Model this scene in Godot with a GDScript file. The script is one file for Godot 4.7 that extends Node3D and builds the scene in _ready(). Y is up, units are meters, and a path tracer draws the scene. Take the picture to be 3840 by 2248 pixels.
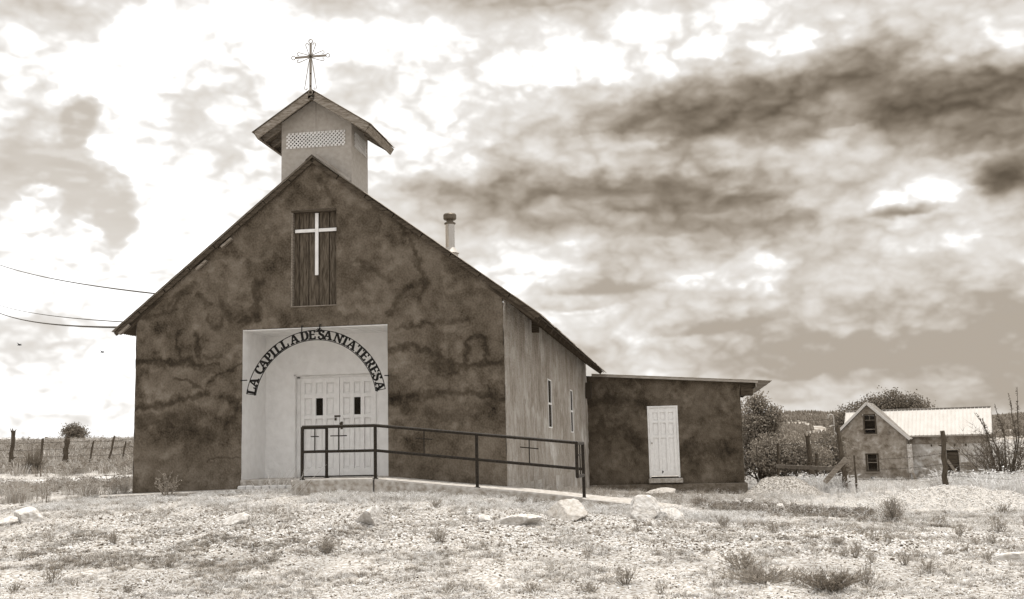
extends Node3D
# An old adobe chapel on a gravel yard, with an annex, a ruined farmhouse, fences and a cloudy sky, toned in sepia.

const SUN_TO := Vector3(0.12, 0.98, -0.09)
const SKY_MASS := [[1.72,8.54,3.70,0.70,4,243],[-7.02,7.04,3.27,0.61,4,246],[12.37,11.93,4.14,0.87,9,246],[13.55,9.79,3.27,0.65,1,238],[4.67,8.38,1.31,1.42,-19,246],[-9.63,8.41,2.40,0.78,1,240],[-11.72,15.27,2.40,0.98,21,246],[6.85,20.27,3.70,1.20,11,250],[-0.15,19.48,4.58,0.98,11,246],[17.09,18.60,1.31,0.87,1,242],[-2.07,16.14,3.27,0.48,6,228],[7.32,14.49,3.05,0.65,1,226],[3.91,9.92,1.31,0.52,1,238],[10.15,8.23,1.96,0.65,1,232],[8.97,2.41,4.36,0.48,1,214],[15.06,7.44,1.31,0.44,21,222],[0.82,16.70,5.67,0.98,1,112],[7.53,17.76,5.01,0.87,7,118],[14.05,16.25,5.23,0.87,4,105],[16.56,12.36,1.53,0.87,-4,100],[-4.62,13.47,8.72,0.57,-1,135],[1.27,12.47,4.36,0.44,1,125],[-0.53,11.07,3.49,0.26,1,165],[11.73,11.22,1.74,0.26,3,140],[-3.91,8.31,3.27,0.31,4,165],[-5.92,7.40,2.40,0.22,1,185],[1.59,5.93,3.05,0.33,7,148],[9.84,3.71,6.54,0.48,-1,146],[6.64,3.33,3.27,0.22,1,150],[-6.77,23.36,3.49,0.26,3,165]]
const TONE_A0 := -37.5
const TONE_DA := 2.25
const TONE_DE := 1.5
const CLOUD_TONE := [[242,242,240,240,240,238,235,231,227,224,221,219,217,214,211,209,207,206,206,207,206,204,201,198,195,194],
	[241,241,238,241,240,237,234,229,225,222,220,218,215,212,210,208,206,205,207,209,207,202,197,191,184,183],
	[240,240,235,243,240,237,233,228,224,220,218,216,212,208,205,202,198,195,191,181,173,168,164,163,165,163],
	[240,240,233,248,241,237,233,228,223,218,215,213,208,204,201,199,193,185,174,163,163,162,154,152,162,163],
	[228,228,227,239,240,236,233,228,224,221,219,217,212,208,211,220,214,188,161,170,190,185,167,159,171,175],
	[234,233,235,238,241,236,233,228,225,224,222,222,221,222,220,207,202,200,200,198,196,195,194,185,191,197],
	[242,242,244,240,245,239,234,228,225,224,224,225,230,234,224,189,189,202,206,198,199,184,197,209,219,224],
	[241,243,240,237,248,243,236,228,223,220,214,212,218,221,218,190,191,194,171,173,200,179,201,220,194,170],
	[217,220,242,212,238,246,239,231,225,219,204,184,180,178,175,160,154,144,139,152,189,195,208,222,172,148],
	[208,209,217,204,236,245,235,232,229,224,204,171,153,148,152,155,154,140,167,179,192,201,217,212,159,146],
	[220,216,196,211,242,237,220,227,232,233,232,220,190,175,188,195,198,166,199,185,174,196,165,145,133,148],
	[235,235,208,224,236,227,223,230,234,236,240,235,212,199,193,173,155,135,131,118,133,181,129,124,126,125],
	[236,235,231,242,239,223,226,235,237,234,235,235,223,217,211,190,176,147,156,140,157,142,134,148,170,177],
	[244,242,237,242,245,228,228,240,241,228,218,225,225,229,244,236,226,182,195,179,185,157,174,210,222,214],
	[214,221,223,230,251,242,235,249,249,240,230,233,234,232,245,246,243,233,227,219,206,193,217,208,196,220],
	[200,199,200,222,242,250,248,248,247,247,240,236,228,210,216,205,232,225,243,235,217,224,239,209,194,220],
	[200,199,200,222,241,252,254,247,244,250,247,236,217,186,189,171,223,220,246,237,218,224,239,211,192,220]]
const GROUND_PTS := [-8,0,0.02902,-4,1.6,-0.05822,-2,1.6,-0.01159,0,1.5,-0.09722,1.5,1.5,0.06704,3.5,1.5,0.00914,-9,-6,-0.03381,-9,-16,-0.01956,1.2,-3,-0.01314,1.5,-8,-0.00614,1,-14,0.03945,3,-16,0.02659,6,-16.5,-0.00863,6,-6,0.02533,-4,-8,0.00651,-4,-16,-0.02641,-8,4,-0.03593,-4,4,0.03255,0,4,-0.01370,4,4,-0.04708,8,4,0.00725,12,4,-0.01901,-8,9,0.02686,-3,9,0.03574,0,9,0.02859,4,9,0.03039,10,9,0.01230,-12,14,0.00794,3,16,-0.02428,16,14,-0.00009,9,-4,0.02534,10,-8,-0.00570,15,-8,-0.00493,9,-18,-0.00787,14,-17,-0.01318,6,-24,0.02163,12.7,-51,0.02668,24,-46,-0.00659,9,-38,0.01733,40,-30,-0.01430,60,-90,-0.00195,20,-100,0.03883,-13,0,-0.02413,-14,5,-0.00792,-20,4,0.02047,-12,-8,0.02533,-17,-11,-0.00428,-20,-14,0.04387,-25,-22,-0.00067,-15,-26,-0.03815,-35,-15,-0.01321,-30,-6,0.00609,-28,-50,-0.02363,-60,-80,-0.00575,-45,-110,-0.01971,-90,-90,0.00407,-40,-150,-0.02204,-140,-140,0.00908,30,-250,0.01568,-60,-260,-0.00413,150,-200,-0.00795,60,20,-0.01098,-50,20,0.01277]
const STAINS := [[[-7.58,2.65,-7.18,2.61,-6.83,2.55,-6.56,2.6,-6.31,2.54,-6.19,2.49],0.049,0.60],
	[[-6.63,3.22,-6.66,3.01,-6.64,2.81,-6.59,2.66],0.028,0.50],[[-6.26,3.14,-6.24,2.85,-6.19,2.65],0.031,0.50],
	[[-6.19,2.49,-5.76,2.49],0.011,0.40],[[-6.03,2.09,-5.85,2.28,-5.54,2.38,-5.3,2.53],0.019,0.45],
	[[-6.74,2.29,-6.49,2.25,-6.3,2.1,-6.12,2.05],0.022,0.45],
	[[-7.52,1.65,-7.31,1.74,-7.15,1.7,-6.85,1.77,-6.6,1.84,-6.42,1.86,-6.17,1.88,-5.99,1.95],0.042,0.50],
	[[-5.75,1.8,-5.54,1.85,-5.38,1.76,-5.38,1.53,-5.62,1.28],0.050,0.50],[[-5.97,0.61,-5.76,0.71,-5.58,0.63,-5.37,0.66],0.014,0.40],
	[[-6.83,3.72,-6.74,3.93,-6.46,3.97],0.033,0.40],[[-6.21,3.93,-6.02,3.72],0.036,0.40],[[-5.28,3.4,-4.98,3.38,-5.02,3.76],0.056,0.55],
	[[-7.58,3.52,-6.89,3.58],0.025,0.35],[[-6.02,3.43,-5.83,3.21,-5.71,3.41],0.035,0.40],[[-6.87,1.43,-6.78,1.34],0.056,0.50],
	[[-6.04,2.67,-5.76,2.65],0.031,0.40],[[-2.26,2.67,-1.77,2.74,-1.29,2.49,-0.9,2.28,-0.03,2.37],0.039,0.50],[[-1.45,2.34,-1.06,2.29],0.086,0.50],
	[[-0.74,2.39,-0.75,2.78,-0.58,2.9,-0.41,2.8,-0.37,2.38],0.035,0.55],[[-2.27,1.7,-1.3,1.79,-0.75,1.83,0,1.63],0.051,0.50],
	[[-1.6,4.01,-1.75,4.58,-1.99,5.04],0.039,0.45],[[-2.25,3.4,-1.92,3.9,-1.51,4,-1.68,3.61],0.039,0.45],[[-5.05,3.43,-4.99,4.09],0.070,0.50],
	[[-2.17,3.07,-1.44,3.16,-0.72,3.17],0.027,0.35],[[-1.95,1.5,-1.15,1.32,-0.36,1.53],0.062,0.30],[[-7.46,1.41,-6.68,1.47,-5.91,1.05],0.086,0.35],
	[[-2.91,4.47,-2.25,4.04],0.039,0.30],[[-3.66,6.17,-3.41,5.65],0.039,0.40],[[-6.73,3.67,-6.61,4,-6.31,4.15],0.035,0.40],[[-5.78,3.79,-5.52,3.37,-5.26,3.52],0.047,0.40]]

var rng := RandomNumberGenerator.new()
var used := {}
var M := {}
var n_low := FastNoiseLite.new()
var n_mid := FastNoiseLite.new()
var n_fine := FastNoiseLite.new()

# ---------------------------------------------------------------- mesh collector
class MB:
	var v := PackedVector3Array()
	var n := PackedVector3Array()
	var uv := PackedVector2Array()
	var c := PackedColorArray()
	func tri(a: Vector3, b: Vector3, d: Vector3) -> void:
		var nn := (b - a).cross(d - a)
		if nn.length_squared() < 1e-16:
			return
		nn = nn.normalized()
		v.append(a); v.append(d); v.append(b)
		n.append(nn); n.append(nn); n.append(nn)
	func quad(a: Vector3, b: Vector3, d: Vector3, e: Vector3) -> void:
		tri(a, b, d); tri(a, d, e)
	func tri_n(a: Vector3, b: Vector3, d: Vector3, na: Vector3, nb: Vector3, nd: Vector3) -> void:
		v.append(a); v.append(d); v.append(b)
		n.append(na); n.append(nd); n.append(nb)
	func tri_uv(a: Vector3, b: Vector3, d: Vector3, ua: Vector2, ub: Vector2, ud: Vector2) -> void:
		var nn := (b - a).cross(d - a)
		if nn.length_squared() < 1e-16:
			return
		nn = nn.normalized()
		v.append(a); v.append(d); v.append(b)
		n.append(nn); n.append(nn); n.append(nn)
		uv.append(ua); uv.append(ud); uv.append(ub)
	func box(ctr: Vector3, size: Vector3, bs: Basis = Basis.IDENTITY, bev: float = 0.0) -> void:
		var h := size * 0.5
		if bev <= 0.0:
			var p: Array[Vector3] = []
			for i in 8:
				p.append(ctr + bs * Vector3(h.x * (1 if i & 1 else -1), h.y * (1 if i & 2 else -1), h.z * (1 if i & 4 else -1)))
			quad(p[0], p[2], p[3], p[1]); quad(p[4], p[5], p[7], p[6])
			quad(p[0], p[4], p[6], p[2]); quad(p[1], p[3], p[7], p[5])
			quad(p[0], p[1], p[5], p[4]); quad(p[2], p[6], p[7], p[3])
			return
		var q := func(i: int, ax: int) -> Vector3:
			var s := Vector3(1 if i & 1 else -1, 1 if i & 2 else -1, 1 if i & 4 else -1)
			var r := Vector3(h.x - bev, h.y - bev, h.z - bev)
			r[ax] = h[ax]
			return ctr + bs * (r * s)
		var out := func(a: Vector3, b: Vector3, d: Vector3, e: Vector3) -> void:
			if (b - a).cross(d - a).dot((a + b + d + e) * 0.25 - ctr) < 0:
				quad(a, e, d, b)
			else:
				quad(a, b, d, e)
		var F := [[0, [0, 2, 6, 4]], [0, [1, 3, 7, 5]], [1, [0, 1, 5, 4]], [1, [2, 3, 7, 6]], [2, [0, 1, 3, 2]], [2, [4, 5, 7, 6]]]
		for f in F:
			var k: Array = f[1]
			out.call(q.call(k[0], f[0]), q.call(k[1], f[0]), q.call(k[2], f[0]), q.call(k[3], f[0]))
		for ax in 3:
			var o1 := (ax + 1) % 3
			var o2 := (ax + 2) % 3
			for s in 4:
				var b0 := ((1 << o1) if s & 1 else 0) | ((1 << o2) if s & 2 else 0)
				var b1 := b0 | (1 << ax)
				out.call(q.call(b0, o1), q.call(b1, o1), q.call(b1, o2), q.call(b0, o2))
		for i in 8:
			var a: Vector3 = q.call(i, 0)
			var b: Vector3 = q.call(i, 1)
			var d: Vector3 = q.call(i, 2)
			if (b - a).cross(d - a).dot((a + b + d) / 3.0 - ctr) < 0:
				tri(a, d, b)
			else:
				tri(a, b, d)
	func beam(a: Vector3, b: Vector3, w: float, h: float, up: Vector3 = Vector3.UP, bev: float = 0.0) -> void:
		var z := (b - a).normalized()
		var x := up.cross(z)
		if x.length() < 1e-4:
			x = Vector3.RIGHT
		x = x.normalized()
		var y := z.cross(x).normalized()
		box((a + b) * 0.5, Vector3(w, h, (b - a).length()), Basis(x, y, z), bev)
	func tube(pts: Array, radii: Array, sides: int = 8, cap: bool = true) -> void:
		var t0: Vector3 = ((pts[1] as Vector3) - (pts[0] as Vector3)).normalized()
		var x := t0.cross(Vector3.UP)
		if x.length() < 1e-3:
			x = t0.cross(Vector3.RIGHT)
		x = x.normalized()
		var prev: Array[Vector3] = []
		var prevn: Array[Vector3] = []
		for i in pts.size():
			var p: Vector3 = pts[i]
			var t: Vector3
			if i == 0:
				t = t0
			elif i == pts.size() - 1:
				t = (p - (pts[i - 1] as Vector3)).normalized()
			else:
				t = ((pts[i + 1] as Vector3) - (pts[i - 1] as Vector3)).normalized()
			x = (x - t * x.dot(t)).normalized()
			var y := t.cross(x)
			var ring: Array[Vector3] = []
			var rn: Array[Vector3] = []
			for k in sides:
				var a := TAU * k / sides
				var d := x * cos(a) + y * sin(a)
				rn.append(d)
				ring.append(p + d * float(radii[min(i, radii.size() - 1)]))
			if i > 0:
				for k in sides:
					var k2 := (k + 1) % sides
					tri_n(prev[k], prev[k2], ring[k2], prevn[k], prevn[k2], rn[k2])
					tri_n(prev[k], ring[k2], ring[k], prevn[k], rn[k2], rn[k])
			if cap and (i == 0 or i == pts.size() - 1):
				for k in sides:
					if i == 0:
						tri(p, ring[(k + 1) % sides], ring[k])
					else:
						tri(p, ring[k], ring[(k + 1) % sides])
			prev = ring
			prevn = rn
	func lathe(ctr: Vector3, prof: Array, sides: int = 20) -> void:
		for i in prof.size() - 1:
			var p0: Vector2 = prof[i]
			var p1: Vector2 = prof[i + 1]
			var dn := Vector2(p1.y - p0.y, p0.x - p1.x)
			if dn.length() < 1e-6:
				continue
			dn = dn.normalized()
			for k in sides:
				var a0 := TAU * k / sides
				var a1 := TAU * (k + 1) / sides
				var d0 := Vector3(cos(a0), 0, -sin(a0))
				var d1 := Vector3(cos(a1), 0, -sin(a1))
				var n0 := d0 * dn.x + Vector3.UP * dn.y
				var n1 := d1 * dn.x + Vector3.UP * dn.y
				var A := ctr + d0 * p0.x + Vector3.UP * p0.y
				var B := ctr + d1 * p0.x + Vector3.UP * p0.y
				var C := ctr + d1 * p1.x + Vector3.UP * p1.y
				var D := ctr + d0 * p1.x + Vector3.UP * p1.y
				if p0.x > 1e-6:
					tri_n(A, B, C, n0, n1, n1)
				if p1.x > 1e-6:
					tri_n(A, C, D, n0, n1, n0)
	func mesh() -> ArrayMesh:
		var a := []
		a.resize(Mesh.ARRAY_MAX)
		a[Mesh.ARRAY_VERTEX] = v
		a[Mesh.ARRAY_NORMAL] = n
		if uv.size() == v.size():
			a[Mesh.ARRAY_TEX_UV] = uv
		if c.size() == v.size():
			a[Mesh.ARRAY_COLOR] = c
		var m := ArrayMesh.new()
		m.add_surface_from_arrays(Mesh.PRIMITIVE_TRIANGLES, a)
		return m

# ---------------------------------------------------------------- names and tags
func numbered(called: String) -> String:
	var k: int = used.get(called, 0)
	used[called] = k + 1
	return called if k == 0 else "%s_%03d" % [called, k]

func thing(called: String, label: String, category: String, at := Vector3.ZERO, turn := 0.0, group := "") -> Node3D:
	var o := Node3D.new()
	o.name = numbered(called)
	add_child(o)
	o.position = at
	o.rotation.y = turn
	tag(o, label, category, group)
	return o

func tag(o: Node, label: String, category: String, group := "") -> void:
	o.set_meta("label", label)
	o.set_meta("category", category)
	if group:
		o.set_meta("group", group)

func put(called: String, mesh: Mesh, m: Material, parent: Node = null) -> MeshInstance3D:
	var o := MeshInstance3D.new()
	o.mesh = mesh
	o.material_override = m
	if parent == null:
		o.name = numbered(called)
		add_child(o)
	else:
		o.name = called
		parent.add_child(o, true)
	return o

func group_node(called: String, parent: Node) -> Node3D:
	var o := Node3D.new()
	o.name = called
	parent.add_child(o, true)
	return o

func structure(called: String, mesh: Mesh, m: Material) -> MeshInstance3D:
	var o := put(called, mesh, m)
	o.set_meta("kind", "structure")
	return o

# ---------------------------------------------------------------- colours, textures, materials
func lum(l: float) -> Color:
	# the photograph's sepia tone for a surface of that (linear) reflectance
	var g := 1.055 * pow(l, 1.0 / 2.4) - 0.055 if l > 0.0031308 else 12.92 * l
	var s := 4.0 * g * (1.0 - g) * maxf(0.25, 1.0 - 1.1 * l)
	return Color(clampf(g + 0.042 * s, 0, 1), clampf(g, 0, 1), clampf(g - 0.053 * s, 0, 1))

func lumv(l: float) -> Color:
	return lum(l).srgb_to_linear()

func noise(seed_: int, freq: float, oct := 4) -> FastNoiseLite:
	var f := FastNoiseLite.new()
	f.seed = seed_
	f.noise_type = FastNoiseLite.TYPE_SIMPLEX_SMOOTH
	f.frequency = freq
	f.fractal_type = FastNoiseLite.FRACTAL_FBM
	f.fractal_octaves = oct
	return f

func grain_tex(size: int, freq: float, oct: int, lo: float, hi: float, seed_: int, gain := 1.0) -> ImageTexture:
	var im := noise(seed_, freq, oct).get_seamless_image(size, size)
	var src := im.get_data()
	var lut := PackedByteArray()
	lut.resize(768)
	for i in 256:
		var t := clampf((i / 255.0 - 0.5) * gain + 0.5, 0, 1)
		var col := lum(lerpf(lo, hi, t))
		lut[i * 3] = int(col.r * 255); lut[i * 3 + 1] = int(col.g * 255); lut[i * 3 + 2] = int(col.b * 255)
	var dst := PackedByteArray()
	dst.resize(size * size * 3)
	for i in size * size:
		var k := src[i] * 3
		dst[i * 3] = lut[k]; dst[i * 3 + 1] = lut[k + 1]; dst[i * 3 + 2] = lut[k + 2]
	return ImageTexture.create_from_image(Image.create_from_data(size, size, false, Image.FORMAT_RGB8, dst))

func bump_tex(size: int, freq: float, oct: int, seed_: int, strength: float) -> ImageTexture:
	var im := noise(seed_, freq, oct).get_seamless_image(size, size)
	im.convert(Image.FORMAT_RGBA8)
	im.bump_map_to_normal_map(strength)
	return ImageTexture.create_from_image(im)

# a board's grain: long streaks along x
func wood_tex(lo: float, hi: float, seed_: int) -> ImageTexture:
	var w := 256
	var h := 256
	var f := noise(seed_, 1.0, 3)
	var g := noise(seed_ + 7, 1.0, 2)
	var dst := PackedByteArray()
	dst.resize(w * h * 3)
	for y in h:
		for x in w:
			var a := TAU * x / w
			var wob := g.get_noise_3d(cos(a) * 0.5, sin(a) * 0.5, y * 0.02) * 7.0
			var s := f.get_noise_3d(cos(a) * 0.45, sin(a) * 0.45, (y + wob) * 0.11)
			var s2 := f.get_noise_3d(cos(a) * 1.2, sin(a) * 1.2, y * 0.5 + 50.0)
			var t := clampf(0.5 + s * 0.75 + s2 * 0.35, 0, 1)
			var col := lum(lerpf(lo, hi, t))
			var k := (y * w + x) * 3
			dst[k] = int(col.r * 255); dst[k + 1] = int(col.g * 255); dst[k + 2] = int(col.b * 255)
	return ImageTexture.create_from_image(Image.create_from_data(w, h, false, Image.FORMAT_RGB8, dst))

func mat(l: float, rough := 0.9, metal := 0.0) -> StandardMaterial3D:
	var m := StandardMaterial3D.new()
	m.albedo_color = lum(l)
	m.roughness = rough
	m.metallic = metal
	m.metallic_specular = 0.4
	return m

func tri_mat(tex: Texture2D, per_m: float, rough := 0.9, bump: Texture2D = null, bs := 1.0) -> StandardMaterial3D:
	var m := StandardMaterial3D.new()
	m.albedo_texture = tex
	m.roughness = rough
	m.metallic_specular = 0.3
	m.uv1_triplanar = true
	m.uv1_scale = Vector3.ONE * per_m
	if bump:
		m.normal_enabled = true
		m.normal_texture = bump
		m.normal_scale = bs
	return m

# Stucco: mottled earth plaster with damp stains; covers side x side metres from (x0, 0)
func stucco(px: int, side: float, x0: float, base: float, strokes: Array, seed_: int, streak := 0.0) -> Array:
	var dark := PackedFloat32Array()
	dark.resize(px * px)
	var per := px / side
	var wob := noise(seed_ + 3, 1.6, 4)
	for s in strokes:
		var pts: Array = s[0]
		var r: float = s[1] * 1.7
		for i in range(0, pts.size() - 2, 2):
			var a := Vector2(pts[i], pts[i + 1])
			var b := Vector2(pts[i + 2], pts[i + 3])
			var lo := Vector2(minf(a.x, b.x), minf(a.y, b.y)) - Vector2.ONE * (r * 2.6 + 0.12)
			var hi := Vector2(maxf(a.x, b.x), maxf(a.y, b.y)) + Vector2.ONE * (r * 2.6 + 0.12)
			for iy in range(max(0, int(lo.y * per)), min(px, int(hi.y * per))):
				for ix in range(max(0, int((lo.x - x0) * per)), min(px, int((hi.x - x0) * per))):
					var p := Vector2(x0 + ix / per, iy / per)
					var q := p + Vector2(wob.get_noise_2d(p.x * 2.0, p.y * 2.0), wob.get_noise_2d(p.x * 2.0 + 40, p.y * 2.0)) * 0.09
					var d := (q - Geometry2D.get_closest_point_to_segment(q, a, b)).length() / r
					var rag := wob.get_noise_2d(p.x * 5.0, p.y * 5.0 + 9.0) * 0.8
					var k: float = minf(s[2] * 1.15, 0.7) * (1.0 - smoothstep(0.1, 1.7, d + rag))
					var at := (px - 1 - iy) * px + ix
					dark[at] = maxf(dark[at], k)
	var big := noise(seed_, 0.75, 5)
	var mid := noise(seed_ + 1, 3.0, 5)
	var fin := noise(seed_ + 2, 20.0, 3)
	var dst := PackedByteArray()
	dst.resize(px * px * 3)
	var hgt := PackedByteArray()
	hgt.resize(px * px)
	var lut := PackedByteArray()
	lut.resize(768)
	for i in 256:
		var col := lum(base * 2.0 * i / 255.0)
		lut[i * 3] = int(col.r * 255); lut[i * 3 + 1] = int(col.g * 255); lut[i * 3 + 2] = int(col.b * 255)
	for j in px:
		var y := (px - 1 - j) / per
		for i in px:
			var x := x0 + i / per
			var v: float
			var fg := fin.get_noise_2d(x, y)
			var mg := mid.get_noise_2d(x, y)
			var at := j * px + i
			if streak > 0.0:
				var s1 := mid.get_noise_2d(x * 2.4 + mg * 0.12, y * 0.34 + big.get_noise_2d(x * 3.0, 4.0) * 1.2)
				var s2 := big.get_noise_2d(x * 1.1, y * 0.5)
				var s3 := big.get_noise_2d(x * 0.7 + 20.0, y * 0.9)
				v = 1.0 + streak * (s1 * 0.55 + s2 * 0.45 + maxf(0.0, s3 - 0.12) * 1.4) + fg * 0.26 + mg * 0.2
				hgt[at] = int(clampf(128 + s1 * 90 + fg * 60, 0, 255))
			else:
				var b := big.get_noise_2d(x, y)
				var blot := smoothstep(0.02, 0.22, big.get_noise_2d(x * 1.3 + 30.0, y * 1.6 + mg * 0.25)) * 0.20
				var worn := smoothstep(0.06, 0.20, big.get_noise_2d(x * 1.2 + 70.0 + mg * 0.1, y * 1.2)) * (0.20 + mg * 0.3)
				var crack := (1.0 - smoothstep(0.0, 0.025, absf(mid.get_noise_2d(x * 0.35 + 9.0, y * 0.45)))) * smoothstep(0.0, 0.2, big.get_noise_2d(x * 0.8 + 11.0, y * 0.8))
				v = 0.98 + b * 0.48 + mg * 0.34 + fg * 0.34 - blot + worn - crack * 0.22
				v *= 1.0 - dark[at] * 0.95
				hgt[at] = int(clampf(128 + mg * 70 + fg * 60 - dark[at] * 40, 0, 255))
			var k := clampi(int(v * 127.5), 0, 255) * 3
			dst[at * 3] = lut[k]; dst[at * 3 + 1] = lut[k + 1]; dst[at * 3 + 2] = lut[k + 2]
	var hi_ := Image.create_from_data(px, px, false, Image.FORMAT_L8, hgt)
	hi_.convert(Image.FORMAT_RGBA8)
	hi_.bump_map_to_normal_map(3.0)
	return [ImageTexture.create_from_image(Image.create_from_data(px, px, false, Image.FORMAT_RGB8, dst)), ImageTexture.create_from_image(hi_)]

func wall_mat(tx: Array, bs := 1.0) -> StandardMaterial3D:
	var m := StandardMaterial3D.new()
	m.albedo_texture = tx[0]
	m.normal_enabled = true
	m.normal_texture = tx[1]
	m.normal_scale = bs
	m.roughness = 0.95
	m.metallic_specular = 0.2
	return m

# ---------------------------------------------------------------- sky
var sk_a := noise(11, 1.0, 5)
var sk_b := noise(12, 1.0, 6)
var sk_c := noise(13, 1.0, 4)
var sk_d := noise(14, 1.0, 1)

const EXPOSURE := 2.4

func tone_at(a: float, e: float) -> float:
	# smooth look-up in the table of cloud tones
	var fx := clampf((a - TONE_A0) / TONE_DA, 0.0, 24.999)
	var fy := clampf(e / TONE_DE, 0.0, 15.999)
	var i := int(fx)
	var j := int(fy)
	var u := fx - i
	var w := fy - j
	u = u * u * (3.0 - 2.0 * u)
	w = w * w * (3.0 - 2.0 * w)
	return lerpf(lerpf(CLOUD_TONE[j][i], CLOUD_TONE[j][i + 1], u), lerpf(CLOUD_TONE[j + 1][i], CLOUD_TONE[j + 1][i + 1], u), w)

# grey value (0..255) of the clouds in a direction
func sky_l(a: float, e: float, near: Array) -> float:
	var ar := deg_to_rad(a)
	var er := deg_to_rad(e)
	var d := Vector3(sin(ar) * cos(er), sin(er) * 2.0, -cos(ar) * cos(er))
	var w1 := sk_a.get_noise_3d(d.x * 9.0, d.y * 9.0, d.z * 9.0)
	var w2 := sk_a.get_noise_3d(d.x * 9.0 + 31.0, d.y * 9.0, d.z * 9.0)
	var bil := sk_b.get_noise_3d(d.x * 16.0, d.y * 15.0, d.z * 16.0)
	var bil2 := sk_b.get_noise_3d(d.x * 26.0 + 3.0, d.y * 24.0, d.z * 26.0)
	var fine := sk_b.get_noise_3d(d.x * 60.0 + 9.0, d.y * 60.0, d.z * 60.0)
	var flat := sk_c.get_noise_3d(d.x * 10.0, d.y * 46.0 + w1 * 0.8, d.z * 10.0)
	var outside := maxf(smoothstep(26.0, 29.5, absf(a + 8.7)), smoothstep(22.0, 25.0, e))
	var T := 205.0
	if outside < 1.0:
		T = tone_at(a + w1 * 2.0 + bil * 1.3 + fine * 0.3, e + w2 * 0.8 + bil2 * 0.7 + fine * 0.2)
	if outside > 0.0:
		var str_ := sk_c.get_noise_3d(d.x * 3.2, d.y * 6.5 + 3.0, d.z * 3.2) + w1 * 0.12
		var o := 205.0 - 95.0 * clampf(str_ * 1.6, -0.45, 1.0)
		T = lerpf(T, lerpf(o, o * 0.2 + 212.0, smoothstep(22.0, 42.0, e)), outside)  # unseen upper sky made brighter to throw more light on the fronts
	var dark := 1.0 - smoothstep(165.0, 225.0, T)
	# heaped cloud: firm bright lobes before grey hollows; layered cloud: long soft bands
	var lobe := sk_b.get_noise_3d(d.x * 8.0 + 17.0, d.y * 7.0, d.z * 8.0)
	# rounded puffs with creases between them
	var wx := d.x + bil * 0.012
	var wy := d.y + bil2 * 0.012
	var puff := absf(sk_d.get_noise_3d(wx * 17.0, wy * 17.0, d.z * 17.0)) + 0.5 * absf(sk_d.get_noise_3d(wx * 37.0 + 5.0, wy * 37.0, d.z * 37.0)) + 0.28 * absf(sk_d.get_noise_3d(wx * 80.0 + 8.0, wy * 80.0, d.z * 80.0)) - 0.50
	T += 5.0 + (1.0 - dark) * (16.0 * lobe + 12.0 * bil + 7.0 * bil2 + 6.0 * fine + 26.0 * puff - 2.0)
	T += dark * (9.0 * flat + 22.0 * lobe + 14.0 * bil + 10.0 * bil2 + 6.0 * fine + 34.0 * puff)
	if near.size() > 0:
		# the open patch on the left, edged by cauliflower heaps
		if a < -24.0 and e > 6.0:
			var ed := bil * 0.55 + bil2 * 0.45 + fine * 0.4
			var q1 := Vector2((a + 33.8) / 4.4, (e - 13.7) / 2.1).length()
			var q2 := Vector2((a + 31.7 - (e - 16.0) * 0.25) / 0.95, (e - 16.2) / 1.9).length()
			var q3 := Vector2((a + 29.9) / 1.3, (e - 11.9) / 2.1).length()
			var qq := minf(minf(q1, q2), q3) + ed * 0.5
			var hole := 1.0 - smoothstep(0.62, 1.12, qq)
			var left_soft := smoothstep(-38.0, -31.5, a + (e - 14.0) * 0.9 + w1 * 2.5 + bil * 2.0)
			var c1 := Vector2((a + 33.4) / 1.25, (e - 11.3) / 2.2).length()
			var c2 := Vector2((a + 31.1) / 1.2, (e - 10.3) / 1.9).length()
			var heap := 1.0 - smoothstep(0.78, 1.05, minf(c1, c2) + ed * 0.8)
			var veil := 6.0 * flat + 5.0 * bil + 12.0 * smoothstep(0.1, 0.5, flat + bil2)
			T = lerpf(T, 200.0 + veil + (14.5 - e) * 3.0, hole * left_soft)
			T = lerpf(T, 244.0 + 40.0 * bil2 + 20.0 * fine, heap * smoothstep(8.5, 10.5, e))
		var aa := a + w1 * 0.8 + bil * 0.6 + fine * 0.25
		var ee := e + w2 * 0.30 + bil2 * 0.26 + fine * 0.12
		for m in near:
			var dx: float = aa - m[0]
			if absf(dx) > m[2] * 1.7:
				continue
			var dy: float = ee - m[1]
			var x: float = dx * m[6] + dy * m[7]
			var y: float = -dx * m[7] + dy * m[6]
			var pale: bool = m[5] > 205.0
			var q := Vector2(x / m[2], y / (m[3] * ((1.2 if y > 0.0 else 1.3) if pale else (1.8 if y > 0.0 else 0.8)))).length() + (bil * 0.7 + fine * 0.3 if pale else 0.0)
			var k := 1.0 - smoothstep(0.1, 1.5 if y > 0.0 else 1.1, q)
			if k > 0.0:
				T = lerpf(T, m[5] + 8.0 * flat + 12.0 * bil2 + 10.0 * bil + 6.0 * fine + 30.0 * puff, k * (0.7 if pale else 0.85))
	T = 207.0 + (T - 204.0) * (1.15 if T < 204.0 else 1.0)
	return clampf(T, 85.0, 264.0)

func sky_color(t: float) -> Color:
	var g := minf(t / 255.0, 1.0)
	var l := pow((g + 0.055) / 1.055, 2.4)
	var s := 4.0 * g * (1.0 - g)
	var c := Color(g + 0.044 * s, g, g - 0.056 * s).srgb_to_linear()
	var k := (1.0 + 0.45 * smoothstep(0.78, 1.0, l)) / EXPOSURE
	return Color(c.r * k, c.g * k, c.b * k)

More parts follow.
